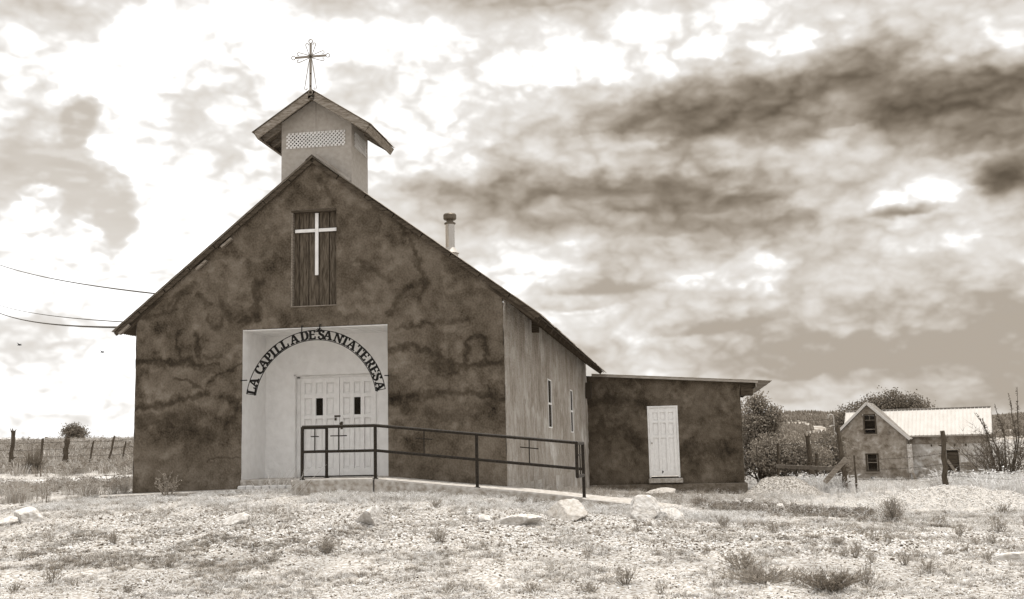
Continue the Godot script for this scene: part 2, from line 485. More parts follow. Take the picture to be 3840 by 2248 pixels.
func make_sky() -> Image:
	var W := 4096
	var H := 2048
	var small := Image.create(768, 384, false, Image.FORMAT_RGBF)
	for j in 384:
		var e := 90.0 - (j + 0.5) / 384.0 * 180.0
		for i in 768:
			var a := (i + 0.5) / 768.0 * 360.0
			if a > 180.0:
				a -= 360.0
			if e < -4.0:
				small.set_pixel(i, j, lumv(0.2))
			else:
				small.set_pixel(i, j, sky_color(sky_l(a, e, [])))
	small.resize(W, H, Image.INTERPOLATE_BILINEAR)
	var masses := []
	for m in SKY_MASS:
		var t := deg_to_rad(m[4])
		masses.append([m[0], m[1], m[2], m[3], m[4], m[5], cos(t), sin(t)])
	var c0 := int((-42.0) / 360.0 * W)
	var c1 := int(24.0 / 360.0 * W)
	var r0 := int((90.0 - 29.0) / 180.0 * H)
	var r1 := int((90.0 + 3.0) / 180.0 * H)
	for j in range(r0, r1):
		var e := 90.0 - (j + 0.5) / H * 180.0
		var near := []
		for m in masses:
			if absf(e - m[1]) < m[3] * 1.7 + 1.4 + m[2] * absf(m[7]):
				near.append(m)
		if near.is_empty():
			near.append(masses[0])
		for i in range(c0, c1):
			var a := (i + 0.5) / W * 360.0
			small.set_pixel((i + W) % W, j, sky_color(sky_l(a, e, near)))
	return small

# ---------------------------------------------------------------- ground
var gx := PackedFloat32Array()
var gz := PackedFloat32Array()
var gh := PackedFloat32Array()

func ground_raw(x: float, z: float) -> float:
	var s := 1.0
	var l := Vector2(x, z).length()
	if l > 240.0:
		s = 240.0 / l
	var px := x * s
	var pz := z * s
	var h := -0.678532 + -0.014512 * px + -0.000800 * pz
	for i in range(0, GROUND_PTS.size(), 3):
		var dx: float = px - GROUND_PTS[i]
		var dz: float = pz - GROUND_PTS[i + 1]
		h += sqrt(dx * dx + dz * dz + 4.0) * GROUND_PTS[i + 2]
	return h

func bump_at(x: float, z: float) -> float:
	var far := smoothstep(30.0, 90.0, Vector2(x - 3.0, z).length())
	return n_mid.get_noise_2d(x, z) * 0.045 * (1.0 - far) + n_fine.get_noise_2d(x, z) * 0.012 * (1.0 - far) + n_low.get_noise_2d(x, z) * 0.12 * far

func gy(x: float, z: float) -> float:
	# height of the built sheet (bilinear in its grid)
	var i := clampi(gx.bsearch(x) - 1, 0, gx.size() - 2)
	var j := clampi(gz.bsearch(z) - 1, 0, gz.size() - 2)
	var u := clampf((x - gx[i]) / (gx[i + 1] - gx[i]), 0, 1)
	var w := clampf((z - gz[j]) / (gz[j + 1] - gz[j]), 0, 1)
	var n := gx.size()
	var a := lerpf(gh[j * n + i], gh[j * n + i + 1], u)
	var b := lerpf(gh[(j + 1) * n + i], gh[(j + 1) * n + i + 1], u)
	return lerpf(a, b, w)

func build_ground() -> void:
	var lines := func(lo: float, hi: float, step: float, far_lo: float, far_hi: float) -> PackedFloat32Array:
		var out := PackedFloat32Array()
		var left := []
		var s := step
		var p := lo
		while p > far_lo:
			s *= 1.22
			p -= s
			left.push_front(p)
		for q in left:
			out.append(q)
		p = lo
		while p < hi:
			out.append(p)
			p += step
		s = step
		while p < far_hi:
			out.append(p)
			s *= 1.22
			p += s
		return out
	gx = lines.call(-28.0, 24.0, 0.25, -2600.0, 2600.0)
	gz = lines.call(-36.0, 12.0, 0.25, -2600.0, 60.0)
	var nx := gx.size()
	var nz := gz.size()
	gh.resize(nx * nz)
	var v := PackedVector3Array()
	v.resize(nx * nz)
	var c := PackedColorArray()
	c.resize(nx * nz)
	for j in nz:
		for i in nx:
			var x := gx[i]
			var z := gz[j]
			var h := ground_raw(x, z) + bump_at(x, z)
			gh[j * nx + i] = h
			v[j * nx + i] = Vector3(x, h, z)
			var t := 0.86 + n_mid.get_noise_2d(x * 1.7 + 5.0, z * 1.7) * 0.45 + n_low.get_noise_2d(x * 3.0, z * 3.0) * 0.25
			c[j * nx + i] = Color(t, t, t)
	var idx := PackedInt32Array()
	for j in nz - 1:
		for i in nx - 1:
			var a := j * nx + i
			idx.append_array([a, a + 1, a + nx, a + 1, a + nx + 1, a + nx])
	var nn := PackedVector3Array()
	nn.resize(nx * nz)
	for j in nz:
		for i in nx:
			var l := gh[j * nx + max(i - 1, 0)]
			var r := gh[j * nx + min(i + 1, nx - 1)]
			var b := gh[max(j - 1, 0) * nx + i]
			var f := gh[min(j + 1, nz - 1) * nx + i]
			nn[j * nx + i] = Vector3((l - r) / (gx[min(i + 1, nx - 1)] - gx[max(i - 1, 0)]), 1, (b - f) / (gz[min(j + 1, nz - 1)] - gz[max(j - 1, 0)])).normalized()
	var arr := []
	arr.resize(Mesh.ARRAY_MAX)
	arr[Mesh.ARRAY_VERTEX] = v
	arr[Mesh.ARRAY_NORMAL] = nn
	arr[Mesh.ARRAY_COLOR] = c
	arr[Mesh.ARRAY_INDEX] = idx
	var m := ArrayMesh.new()
	m.add_surface_from_arrays(Mesh.PRIMITIVE_TRIANGLES, arr)
	structure("ground", m, M.soil)

# ---------------------------------------------------------------- plastered walls
# path: points [Vector2(x, z), Vector2(outward normal)] along the wall with their run s; rows: heights; top(s) clips; holes in (s, y)
func wall(path: Array, runs: PackedFloat32Array, rows: PackedFloat32Array, top: Callable, holes: Array, amp: float, uv0: float, side: float, seed_ := 0.0) -> ArrayMesh:
	var mb := MB.new()
	var nr := rows.size()
	var P := []
	for i in path.size():
		var col: Array[Vector3] = []
		var p: Vector2 = path[i][0]
		var nrm: Vector2 = path[i][1]
		var tp: float = top.call(runs[i])
		for j in nr:
			var y := minf(rows[j], tp)
			var k := amp
			for h in holes:
				var r: Rect2 = h
				if runs[i] > r.position.x - 0.001 and runs[i] < r.end.x + 0.001 and y > r.position.y - 0.001 and y < r.end.y + 0.001:
					k = 0.0
			var d := k * (n_mid.get_noise_3d(p.x * 2.2 + seed_, y * 2.2, p.y * 2.2) * 1.6 + n_fine.get_noise_3d(p.x * 3.0, y * 3.0 + seed_, p.y * 3.0) * 0.5)
			col.append(Vector3(p.x + nrm.x * d, y, p.y + nrm.y * d))
		P.append(col)
	for i in path.size() - 1:
		for j in nr - 1:
			var sm := (runs[i] + runs[i + 1]) * 0.5
			var ym := (rows[j] + rows[j + 1]) * 0.5
			var skip := false
			for h in holes:
				if (h as Rect2).has_point(Vector2(sm, ym)):
					skip = true
			if skip:
				continue
			var a: Vector3 = P[i][j]
			var b: Vector3 = P[i + 1][j]
			var c: Vector3 = P[i + 1][j + 1]
			var d: Vector3 = P[i][j + 1]
			if d.y - a.y < 1e-5 and c.y - b.y < 1e-5:
				continue
			var f := func(p: Vector3, s: float) -> Vector2: return Vector2((s - uv0) / side, 1.0 - p.y / side)
			mb.tri_uv(a, b, c, f.call(a, runs[i]), f.call(b, runs[i + 1]), f.call(c, runs[i + 1]))
			mb.tri_uv(a, c, d, f.call(a, runs[i]), f.call(c, runs[i + 1]), f.call(d, runs[i]))
	return mb.mesh()

func span(lo: float, hi: float, step: float, extra := []) -> PackedFloat32Array:
	var a := []
	var n := int(ceil((hi - lo) / step))
	for i in n + 1:
		a.append(lerpf(lo, hi, float(i) / n))
	for e in extra:
		var best := 0
		for i in a.size():
			if absf(a[i] - e) < absf(a[best] - e):
				best = i
		if absf(a[best] - e) < step * 0.45 and best > 0 and best < a.size() - 1:
			a[best] = e
		else:
			a.append(e)
	a.sort()
	return PackedFloat32Array(a)

# a straight wall from p to q (seen from outside left to right) whose ends turn round the corners by 45 degrees
func straight(p: Vector2, q: Vector2, step: float, r0: float, r1: float, extra := []) -> Array:
	var t := (q - p).normalized()
	var nrm := Vector2(-t.y, t.x)
	var L := (q - p).length()
	var path := []
	var runs := PackedFloat32Array()
	if r0 > 0.0:
		for k in 5:
			var an := deg_to_rad(45.0 - 9.0 * k)
			path.append([p + t * (r0 - r0 * sin(an)) - nrm * (r0 - r0 * cos(an)), (nrm * cos(an) - t * sin(an))])
			runs.append(r0 * (1.0 - an))
	for s in span(r0, L - r1, step, extra):
		path.append([p + t * s, nrm])
		runs.append(s)
	if r1 > 0.0:
		for k in range(1, 6):
			var an := deg_to_rad(9.0 * k)
			path.append([q - t * (r1 - r1 * sin(an)) - nrm * (r1 - r1 * cos(an)), (nrm * cos(an) + t * sin(an))])
			runs.append(L - r1 + r1 * an)
	return [path, runs]

const XR := -3.82      # ridge of the chapel
const XL := -7.58      # left wall
const YR := 6.62
const SR := 0.747      # fall of the right slope
const SL := 0.803
const BACK := -17.2

func roof_y(x: float) -> float:
	return YR - (x - XR) * SR if x > XR else YR - (XR - x) * SL

# sheet of corrugated iron: x runs down the slope, z across the waves
func corrugated(length: float, width: float, pitch := 0.076, amp := 0.011) -> ArrayMesh:
	var mb := MB.new()
	var n := int(round(width / pitch)) * 6
	for k in n:
		var z0 := width * k / n
		var z1 := width * (k + 1) / n
		var h0 := amp * sin(TAU * z0 / pitch)
		var h1 := amp * sin(TAU * z1 / pitch)
		var g0 := TAU / pitch * amp * cos(TAU * z0 / pitch)
		var g1 := TAU / pitch * amp * cos(TAU * z1 / pitch)
		var na := Vector3(0, 1, -g0).normalized()
		var nb := Vector3(0, 1, -g1).normalized()
		var a := Vector3(0, h0, z0)
		var b := Vector3(0, h1, z1)
		var c := Vector3(length, h1, z1)
		var d := Vector3(length, h0, z0)
		mb.tri_n(a, b, c, na, nb, nb)
		mb.tri_n(a, c, d, na, nb, na)
		var dn := Vector3(0, -0.003, 0)
		mb.tri_n(a + dn, c + dn, b + dn, -na, -nb, -nb)
		mb.tri_n(a + dn, d + dn, c + dn, -na, -na, -nb)
		mb.quad(d + dn, c + dn, c, d)
	return mb.mesh()

# door of stiles, rails and panels in the plane z, seen from +z; cols and rows are openings as shares of its width and (from the top) its height
func panel_door(parent: Node3D, x0: float, x1: float, y0: float, y1: float, z: float, cols: Array, rows: Array, paint: Material, glazed: int) -> Node3D:
	var w := x1 - x0
	var h := y1 - y0
	var mb := MB.new()
	var th := 0.06
	var xs := [0.0]
	for c in cols:
		xs.append(c[0]); xs.append(c[1])
	xs.append(1.0)
	for k in range(0, xs.size(), 2):
		mb.box(Vector3(x0 + w * (xs[k] + xs[k + 1]) * 0.5, (y0 + y1) * 0.5, z), Vector3(w * (xs[k + 1] - xs[k]), h, th), Basis.IDENTITY, 0.004)
	var ys := [0.0]
	for r in rows:
		ys.append(r[0]); ys.append(r[1])
	ys.append(1.0)
	for c in cols:
		for k in range(0, ys.size(), 2):
			mb.box(Vector3(x0 + w * (c[0] + c[1]) * 0.5, y1 - h * (ys[k] + ys[k + 1]) * 0.5, z - 0.002), Vector3(w * (c[1] - c[0]) + 0.006, h * (ys[k + 1] - ys[k]), th - 0.004), Basis.IDENTITY, 0.004)
	var door := put("door", mb.mesh(), paint, parent)
	var k := 0
	for r in rows:
		for c in cols:
			var ctr := Vector3(x0 + w * (c[0] + c[1]) * 0.5, y1 - h * (r[0] + r[1]) * 0.5, z - 0.014)
			var size := Vector3(w * (c[1] - c[0]) - 0.004, h * (r[1] - r[0]) - 0.004, 0.016)
			var p := MB.new()
			if k == glazed:
				p.box(ctr, Vector3(size.x, size.y, 0.006))
				put("pane", p.mesh(), M.glass, door)
			else:
				p.box(ctr, size)
				p.box(ctr + Vector3(0, 0, 0.012), Vector3(size.x - 0.045, size.y - 0.045, 0.018), Basis.IDENTITY, 0.008)
				put("panel", p.mesh(), paint, door)
			k += 1
	return door

func ring(mb: MB, ctr: Vector3, r: float, t: float) -> void:
	var pts := []
	for k in 19:
		var a := TAU * k / 18.0
		pts.append(ctr + Vector3(cos(a), sin(a), 0) * r)
	mb.tube(pts, [t], 6, false)

func curl(start: Vector2, bend: Vector2, r: float, turn: float) -> Array:
	# a straight rod from start that rolls up round a centre beside bend
	var t := (bend - start).normalized()
	var side := Vector2(-t.y, t.x) * signf(turn)
	var c := bend + side * r
	var out := [start, start.lerp(bend, 0.5)]
	var a0 := (bend - c).angle()
	for k in 15:
		var f := k / 14.0
		var rr := r * (1.0 - 0.55 * f)
		var a := a0 + turn * 4.4 * f
		out.append(c + Vector2(cos(a), sin(a)) * rr)
	return out

func lattice(mb: MB, x0: float, x1: float, y0: float, y1: float, z: float, step: float, w: float) -> void:
	for dir in [1.0, -1.0]:
		var zz: float = z + (0.004 if dir > 0 else -0.004)
		var k := -int((y1 - y0) / step) - 1
		while x0 + k * step < x1 + (y1 - y0):
			# the line x = xs + dir * (y - y0), clipped to the rectangle
			var xs := x0 + k * step
			if dir < 0:
				xs = x0 + k * step + 0.5 * step
			var a := Vector2(xs, y0)
			var b := Vector2(xs + dir * (y1 - y0), y1)
			var ts := 0.0
			var te := 1.0
			var dx := b.x - a.x
			var t0 := (x0 - a.x) / dx
			var t1 := (x1 - a.x) / dx
			ts = maxf(ts, minf(t0, t1))
			te = minf(te, maxf(t0, t1))
			if te - ts > 0.03:
				var p := a.lerp(b, ts)
				var q := a.lerp(b, te)
				mb.beam(Vector3(p.x, p.y, zz), Vector3(q.x, q.y, zz), 0.009, w, Vector3(-dir, 1, 0).normalized())
			k += 1

func build_chapel() -> void:
	var ch := thing("chapel", "brown adobe chapel with gabled facade, white porch niche and wooden belfry", "chapel")
	# --- plastered walls
	var hatch := Rect2(3.29, 3.58, 0.945, 1.97)
	var porch := Rect2(2.30, 0.23, 2.97, 2.95)
	var st := straight(Vector2(XL, 0), Vector2(0, 0), 0.075, 0.07, 0.07, [2.30, 5.27, 3.29, 4.235, 3.76])
	var top_f := func(s: float) -> float: return roof_y(XL + s) - 0.05
	put("front_wall", wall(st[0], st[1], span(-0.35, 6.7, 0.075, [0.23, 3.18, 3.58, 5.55]), top_f, [porch, hatch], 0.016, -0.22, 8.0), M.facade, ch)
	st = straight(Vector2(0, 0), Vector2(0, BACK), 0.12, 0.07, 0.0, [6.33, 7.03, 11.57, 12.23])
	var top_s := func(_s: float) -> float: return 3.70
	var wins := [Rect2(6.33, 1.20, 0.70, 1.22), Rect2(11.57, 1.14, 0.66, 1.27)]
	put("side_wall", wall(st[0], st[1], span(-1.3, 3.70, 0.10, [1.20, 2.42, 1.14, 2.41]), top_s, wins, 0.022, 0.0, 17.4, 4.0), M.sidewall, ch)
	st = straight(Vector2(XL, BACK), Vector2(XL, 0), 0.3, 0.0, 0.07)
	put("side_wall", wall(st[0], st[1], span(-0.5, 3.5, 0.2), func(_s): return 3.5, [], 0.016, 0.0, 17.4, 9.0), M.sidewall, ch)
	st = straight(Vector2(0, BACK), Vector2(XL, BACK), 0.3, 0.0, 0.0, [3.82])
	put("back_wall", wall(st[0], st[1], span(-1.2, 6.7, 0.3), func(s): return roof_y(-s) - 0.05, [], 0.01, 0.0, 8.0, 2.0), M.annexwall, ch)

	# --- porch niche
	var niche := group_node("porch_niche", ch)
	st = straight(Vector2(-5.28, 0.0), Vector2(-5.28, -1.2), 0.1, 0.0, 0.0)
	put("side_plaster", wall(st[0], st[1], span(0.2, 3.2, 0.12), func(_s): return 3.2, [], 0.006, 0.0, 4.0), M.whiteplaster, niche)
	st = straight(Vector2(-2.31, -1.2), Vector2(-2.31, 0.0), 0.1, 0.0, 0.0)
	put("side_plaster", wall(st[0], st[1], span(0.2, 3.2, 0.12), func(_s): return 3.2, [], 0.006, 0.0, 4.0), M.whiteplaster, niche)
	st = straight(Vector2(-5.30, -1.2), Vector2(-2.29, -1.2), 0.1, 0.0, 0.0, [0.64, 2.46])
	put("back_plaster", wall(st[0], st[1], span(0.2, 3.2, 0.1, [2.34]), func(_s): return 3.2, [Rect2(0.64, 0.1, 1.82, 2.24)], 0.006, 0.0, 4.0, 3.0), M.whiteplaster, niche)
	var mb := MB.new()
	mb.box(Vector3(-4.65, 1.27, -1.275), Vector3(0.03, 2.14, 0.15)); mb.box(Vector3(-2.85, 1.27, -1.275), Vector3(0.03, 2.14, 0.15))
	mb.box(Vector3(-3.75, 2.335, -1.275), Vector3(1.83, 0.03, 0.15))
	mb.box(Vector3(-4.595, 1.265, -1.33), Vector3(0.08, 2.07, 0.06), Basis.IDENTITY, 0.006); mb.box(Vector3(-2.895, 1.265, -1.33), Vector3(0.06, 2.07, 0.06), Basis.IDENTITY, 0.006)
	mb.box(Vector3(-3.75, 2.29, -1.33), Vector3(1.78, 0.06, 0.06), Basis.IDENTITY, 0.006)
	put("door_frame", mb.mesh(), M.whitewood, niche)
	var bm := MB.new()
	bm.box(Vector3(-1.48, 0, 0), Vector3(2.97, 0.02, 0.146), Basis.IDENTITY, 0.004)
	var board := bm.mesh()
	for k in 8:
		var o := put("ceiling_board", board, M.whitewood, niche)
		o.position = Vector3(-2.315, 3.165 + (k % 3) * 0.003, -0.08 - k * 0.153)
	mb = MB.new()
	mb.box(Vector3(-3.80, 0.155, -0.62), Vector3(2.98, 0.15, 1.30), Basis.IDENTITY, 0.015)
	put("porch_floor", mb.mesh(), M.concrete, niche)
	var cols := [[0.10, 0.29], [0.39, 0.575], [0.67, 0.86]]
	var rws := [[0.05, 0.165], [0.207, 0.384], [0.42, 0.927]]
	var d1 := panel_door(ch, -4.55, -3.715, 0.25, 2.26, -1.33, cols, rws, M.doorpaint, 4)
	var d2 := panel_door(ch, -3.705, -2.93, 0.25, 2.26, -1.33, cols, rws, M.doorpaint, 4)
	d2.rotation.y = 0.0
	mb = MB.new()
	mb.box(Vector3(-3.755, 1.463, -1.298), Vector3(0.13, 0.035, 0.012), Basis.IDENTITY, 0.003)
	mb.box(Vector3(-3.792, 1.40, -1.288), Vector3(0.045, 0.05, 0.02), Basis.IDENTITY, 0.006)
	var arc := []
	for k in 9:
		arc.append(Vector3(-3.792 + 0.016 * cos(PI * k / 8.0), 1.425 + 0.03 * sin(PI * k / 8.0), -1.288))
	mb.tube(arc, [0.004], 6)
	put("padlock", mb.mesh(), M.iron, d1)
	mb = MB.new()
	mb.box(Vector3(-3.665, 1.27, -1.303), Vector3(0.055, 0.16, 0.008), Basis.IDENTITY, 0.003)
	mb.lathe(Vector3.ZERO, [Vector2(0.012, 0), Vector2(0.014, 0.03), Vector2(0.03, 0.04), Vector2(0.032, 0.055), Vector2(0.0, 0.068)], 14)
	# (the knob is turned on its rose)
	for i in range(mb.v.size()):
		if mb.v[i].length() < 0.2:
			mb.v[i] = Vector3(mb.v[i].x - 3.665, 1.30 - mb.v[i].z, -1.30 + mb.v[i].y)
			mb.n[i] = Vector3(mb.n[i].x, -mb.n[i].z, mb.n[i].y)
	put("door_knob", mb.mesh(), M.iron, d2)
	d2.set_meta("label", "right door leaf with a small dark window and iron knob")

	# --- boarded hatch in the gable, with a white cross nailed over it
	var ht := group_node("gable_hatch", ch)
	var px := [-4.27, -4.155, -3.95, -3.737, -3.525, -3.35]
	for k in 5:
		mb = MB.new()
		mb.box(Vector3((px[k] + px[k + 1]) * 0.5, 4.565, -0.12 + (k % 2) * 0.006), Vector3(px[k + 1] - px[k] - 0.014, 1.99, 0.03), Basis.IDENTITY, 0.004)
		var pl := put("plank", mb.mesh(), M.planks[k % 3], ht)
	mb = MB.new()
	mb.box(Vector3(-3.82, 4.565, -0.16), Vector3(0.98, 2.0, 0.03))
	put("backing_board", mb.mesh(), M.darkwood, ht)
	mb = MB.new()
	mb.box(Vector3(-4.272, 4.565, -0.06), Vector3(0.032, 1.96, 0.12), Basis.IDENTITY, 0.005)
	put("frame_board", mb.mesh(), M.greywood, ht)
	mb = MB.new()
	mb.box(Vector3(-3.82, 5.525, -0.06), Vector3(0.94, 0.045, 0.13), Basis.IDENTITY, 0.005)
	put("frame_board", mb.mesh(), M.darkwood, ht)
	mb = MB.new()
	mb.box(Vector3(-3.82, 3.595, -0.05), Vector3(0.94, 0.022, 0.14), Basis.IDENTITY, 0.004)
	put("sill", mb.mesh(), M.greywood, ht)
	var cr := group_node("gable_cross", ch)
	mb = MB.new()
	mb.box(Vector3(-3.775, 4.853, -0.072), Vector3(0.068, 1.262, 0.028), Basis.IDENTITY, 0.004)
	put("upright", mb.mesh(), M.whitewood, cr)
	for s in [[-4.228, -3.812], [-3.738, -3.352]]:
		mb = MB.new()
		mb.box(Vector3((s[0] + s[1]) * 0.5, 5.131, -0.072), Vector3(s[1] - s[0], 0.066, 0.026), Basis.IDENTITY, 0.004)
		put("cross_arm", mb.mesh(), M.whitewood, cr)

	# --- windows of the side wall
	for w in wins:
		var r: Rect2 = w
		var wn := group_node("window", ch)
		var zc := -r.get_center().x
		var yc := r.get_center().y
		mb = MB.new()
		for s in [-1.0, 1.0]:
			mb.box(Vector3(-0.012, yc, zc + s * (r.size.x * 0.5 - 0.018)), Vector3(0.05, r.size.y, 0.036), Basis.IDENTITY, 0.004)
			mb.box(Vector3(-0.013, yc + s * (r.size.y * 0.5 - 0.015), zc), Vector3(0.047, 0.03, r.size.x - 0.072), Basis.IDENTITY, 0.004)
		put("frame", mb.mesh(), M.whitewood, wn)
		mb = MB.new()
		mb.box(Vector3(-0.014, yc, zc), Vector3(0.04, 0.045, r.size.x - 0.072), Basis.IDENTITY, 0.004)
		put("meeting_rail", mb.mesh(), M.whitewood, wn)
		for s in [-1.0, 1.0]:
			mb = MB.new()
			mb.box(Vector3(-0.006, yc + s * (r.size.y * 0.25), zc), Vector3(0.006, r.size.y * 0.5 - 0.07, r.size.x - 0.09))
			put("pane", mb.mesh(), M.glass, wn)

	# --- main roof
	var rf := group_node("roof", ch)
	var z := 0.13
	for side in [1.0, -1.0]:
		var sl := SR if side > 0 else SL
		var th := atan(sl)
		var dn := Vector3(side * cos(th), -sin(th), 0)
		var nrm := Vector3(side * sin(th), cos(th), 0)
		var run := (0.72 - XR) / cos(th) if side > 0 else (XR + 8.04) / cos(th)
		var sheet := corrugated(run, 0.836)
		z = 0.13
		var k := 0
		while z > -16.9:
			var o := put("roof_sheet", sheet, M.sheets[k % 3], rf)
			o.transform = Transform3D(Basis(dn, nrm, dn.cross(nrm)), Vector3(XR, YR, z - (0.836 if side > 0 else 0.0)) + nrm * (0.004 * (k % 2)) + dn * rng.randf_range(-0.02, 0.03))
			z -= 0.815
			k += 1
		# sheathing and rafter tails under the eaves
		mb = MB.new()
		var e0 := Vector3(XR, YR, 0) + dn * (run - 1.25) - nrm * 0.03
		var e1 := Vector3(XR, YR, 0) + dn * (run - 0.07) - nrm * 0.03
		mb.quad(e0 + Vector3(0, 0, 0.08), e1 + Vector3(0, 0, 0.08), e1 + Vector3(0, 0, -16.9), e0 + Vector3(0, 0, -16.9))
		mb.quad(e0 + Vector3(0, 0, 0.08) - nrm * 0.02, e1 + Vector3(0, 0, 0.08) - nrm * 0.02, e1 + Vector3(0, 0, -16.9) - nrm * 0.02, e0 + Vector3(0, 0, -16.9) - nrm * 0.02)
		mb.quad(e1 + Vector3(0, 0, 0.08), e1 + Vector3(0, 0, 0.08) - nrm * 0.02, e1 + Vector3(0, 0, -16.9) - nrm * 0.02, e1 + Vector3(0, 0, -16.9))
		put("sheathing", mb.mesh(), M.darkwood, rf)
		mb = MB.new()
		mb.box(Vector3(0.55, -0.055, 0), Vector3(1.1, 0.11, 0.055), Basis.IDENTITY, 0.005)
		var tail := mb.mesh()
		for i in 19:
			var o := put("rafter", tail, M.darkwood, rf)
			var back := run - 1.2 + rng.randf_range(-0.06, 0.02)
			o.transform = Transform3D(Basis(dn, nrm, dn.cross(nrm)), Vector3(XR, YR, -0.02 - i * 0.92) + dn * back - nrm * 0.052)
		# rake board along the gable
		mb = MB.new()
		var prev := Vector3(XR, YR, 0.055) - nrm * 0.075
		for i in 8:
			var f0 := i / 8.0
			var f1 := (i + 1) / 8.0
			var jg := rng.randf_range(-0.012, 0.012)
			mb.beam(Vector3(XR, YR, 0.055) + dn * (run * f0) - nrm * (0.062 + jg), Vector3(XR, YR, 0.055) + dn * (run * f1 - 0.02) - nrm * (0.062 + jg), 0.05, 0.075 + absf(jg), nrm)
		put("rake_board", mb.mesh(), M.darkwood, rf)
	mb = MB.new()
	for s in [1.0, -1.0]:
		var th := atan(SR if s > 0 else SL)
		var dn := Vector3(s * cos(th), -sin(th), 0)
		var nrm := Vector3(s * sin(th), cos(th), 0)
		mb.beam(Vector3(XR, YR + 0.02, 0.14) + dn * 0.08, Vector3(XR, YR + 0.02, -16.9) + dn * 0.08, 0.18, 0.004, nrm)
	put("ridge_cap", mb.mesh(), M.sheets[1], rf)
	# flashing bent up in front of the belfry
	mb = MB.new()
	mb.beam(Vector3(-3.74, 6.64, 0.10), Vector3(-3.10, 6.13, -0.12), 0.10, 0.006, Vector3(0.45, 0.7, 0.55))
	put("flashing", mb.mesh(), M.sheets[2], rf)
	# blocks under the left rake, a bracket and an old meter box under the right eave
	for b in [[-5.62, 4.93], [-6.15, 4.50], [-7.78, 3.26]]:
		mb = MB.new()
		mb.box(Vector3(b[0], b[1] + 0.02, 0.06), Vector3(0.28, 0.05, 0.08), Basis(Vector3(0, 0, 1), 0.68), 0.006)
		put("lookout", mb.mesh(), M.greywood, rf)
	mb = MB.new()
	mb.box(Vector3(0.14, 3.40, -3.35), Vector3(0.16, 0.30, 0.12), Basis.IDENTITY, 0.01)
	put("beam_end", mb.mesh(), M.darkwood, ch)
	mb = MB.new()
	mb.box(Vector3(0.11, 2.62, -16.75), Vector3(0.20, 0.55, 0.3), Basis.IDENTITY, 0.01)
	put("meter_box", mb.mesh(), M.iron, ch)

	# --- stovepipe
	var sp := group_node("stovepipe", ch)
	mb = MB.new()
	mb.lathe(Vector3(-1.69, 0, -3.0), [Vector2(0.105, 4.9), Vector2(0.105, 5.75)], 24)
	put("pipe", mb.mesh(), M.stovemetal, sp)
	mb = MB.new()
	mb.lathe(Vector3(-1.69, 0, -3.0), [Vector2(0.0, 5.735), Vector2(0.12, 5.735), Vector2(0.132, 5.75), Vector2(0.12, 5.775), Vector2(0.08, 5.78), Vector2(0.08, 5.85)], 24)
	put("collar", mb.mesh(), M.stovedark, sp)
	mb = MB.new()
	mb.lathe(Vector3(-1.69, 0, -3.0), [Vector2(0.0, 5.84), Vector2(0.13, 5.84), Vector2(0.147, 5.86), Vector2(0.147, 5.95), Vector2(0.13, 5.975), Vector2(0.06, 5.99), Vector2(0.0, 5.995)], 24)
	put("rain_cap", mb.mesh(), M.stovedark, sp)
	mb = MB.new()
	mb.lathe(Vector3(-1.69, 0, -3.0), [Vector2(0.19, 4.75), Vector2(0.17, 5.05), Vector2(0.20, 5.07), Vector2(0.108, 5.20)], 24)
	put("flashing_cone", mb.mesh(), M.palemetal, sp)
	build_belfry(ch)
	build_roof_cross(ch)

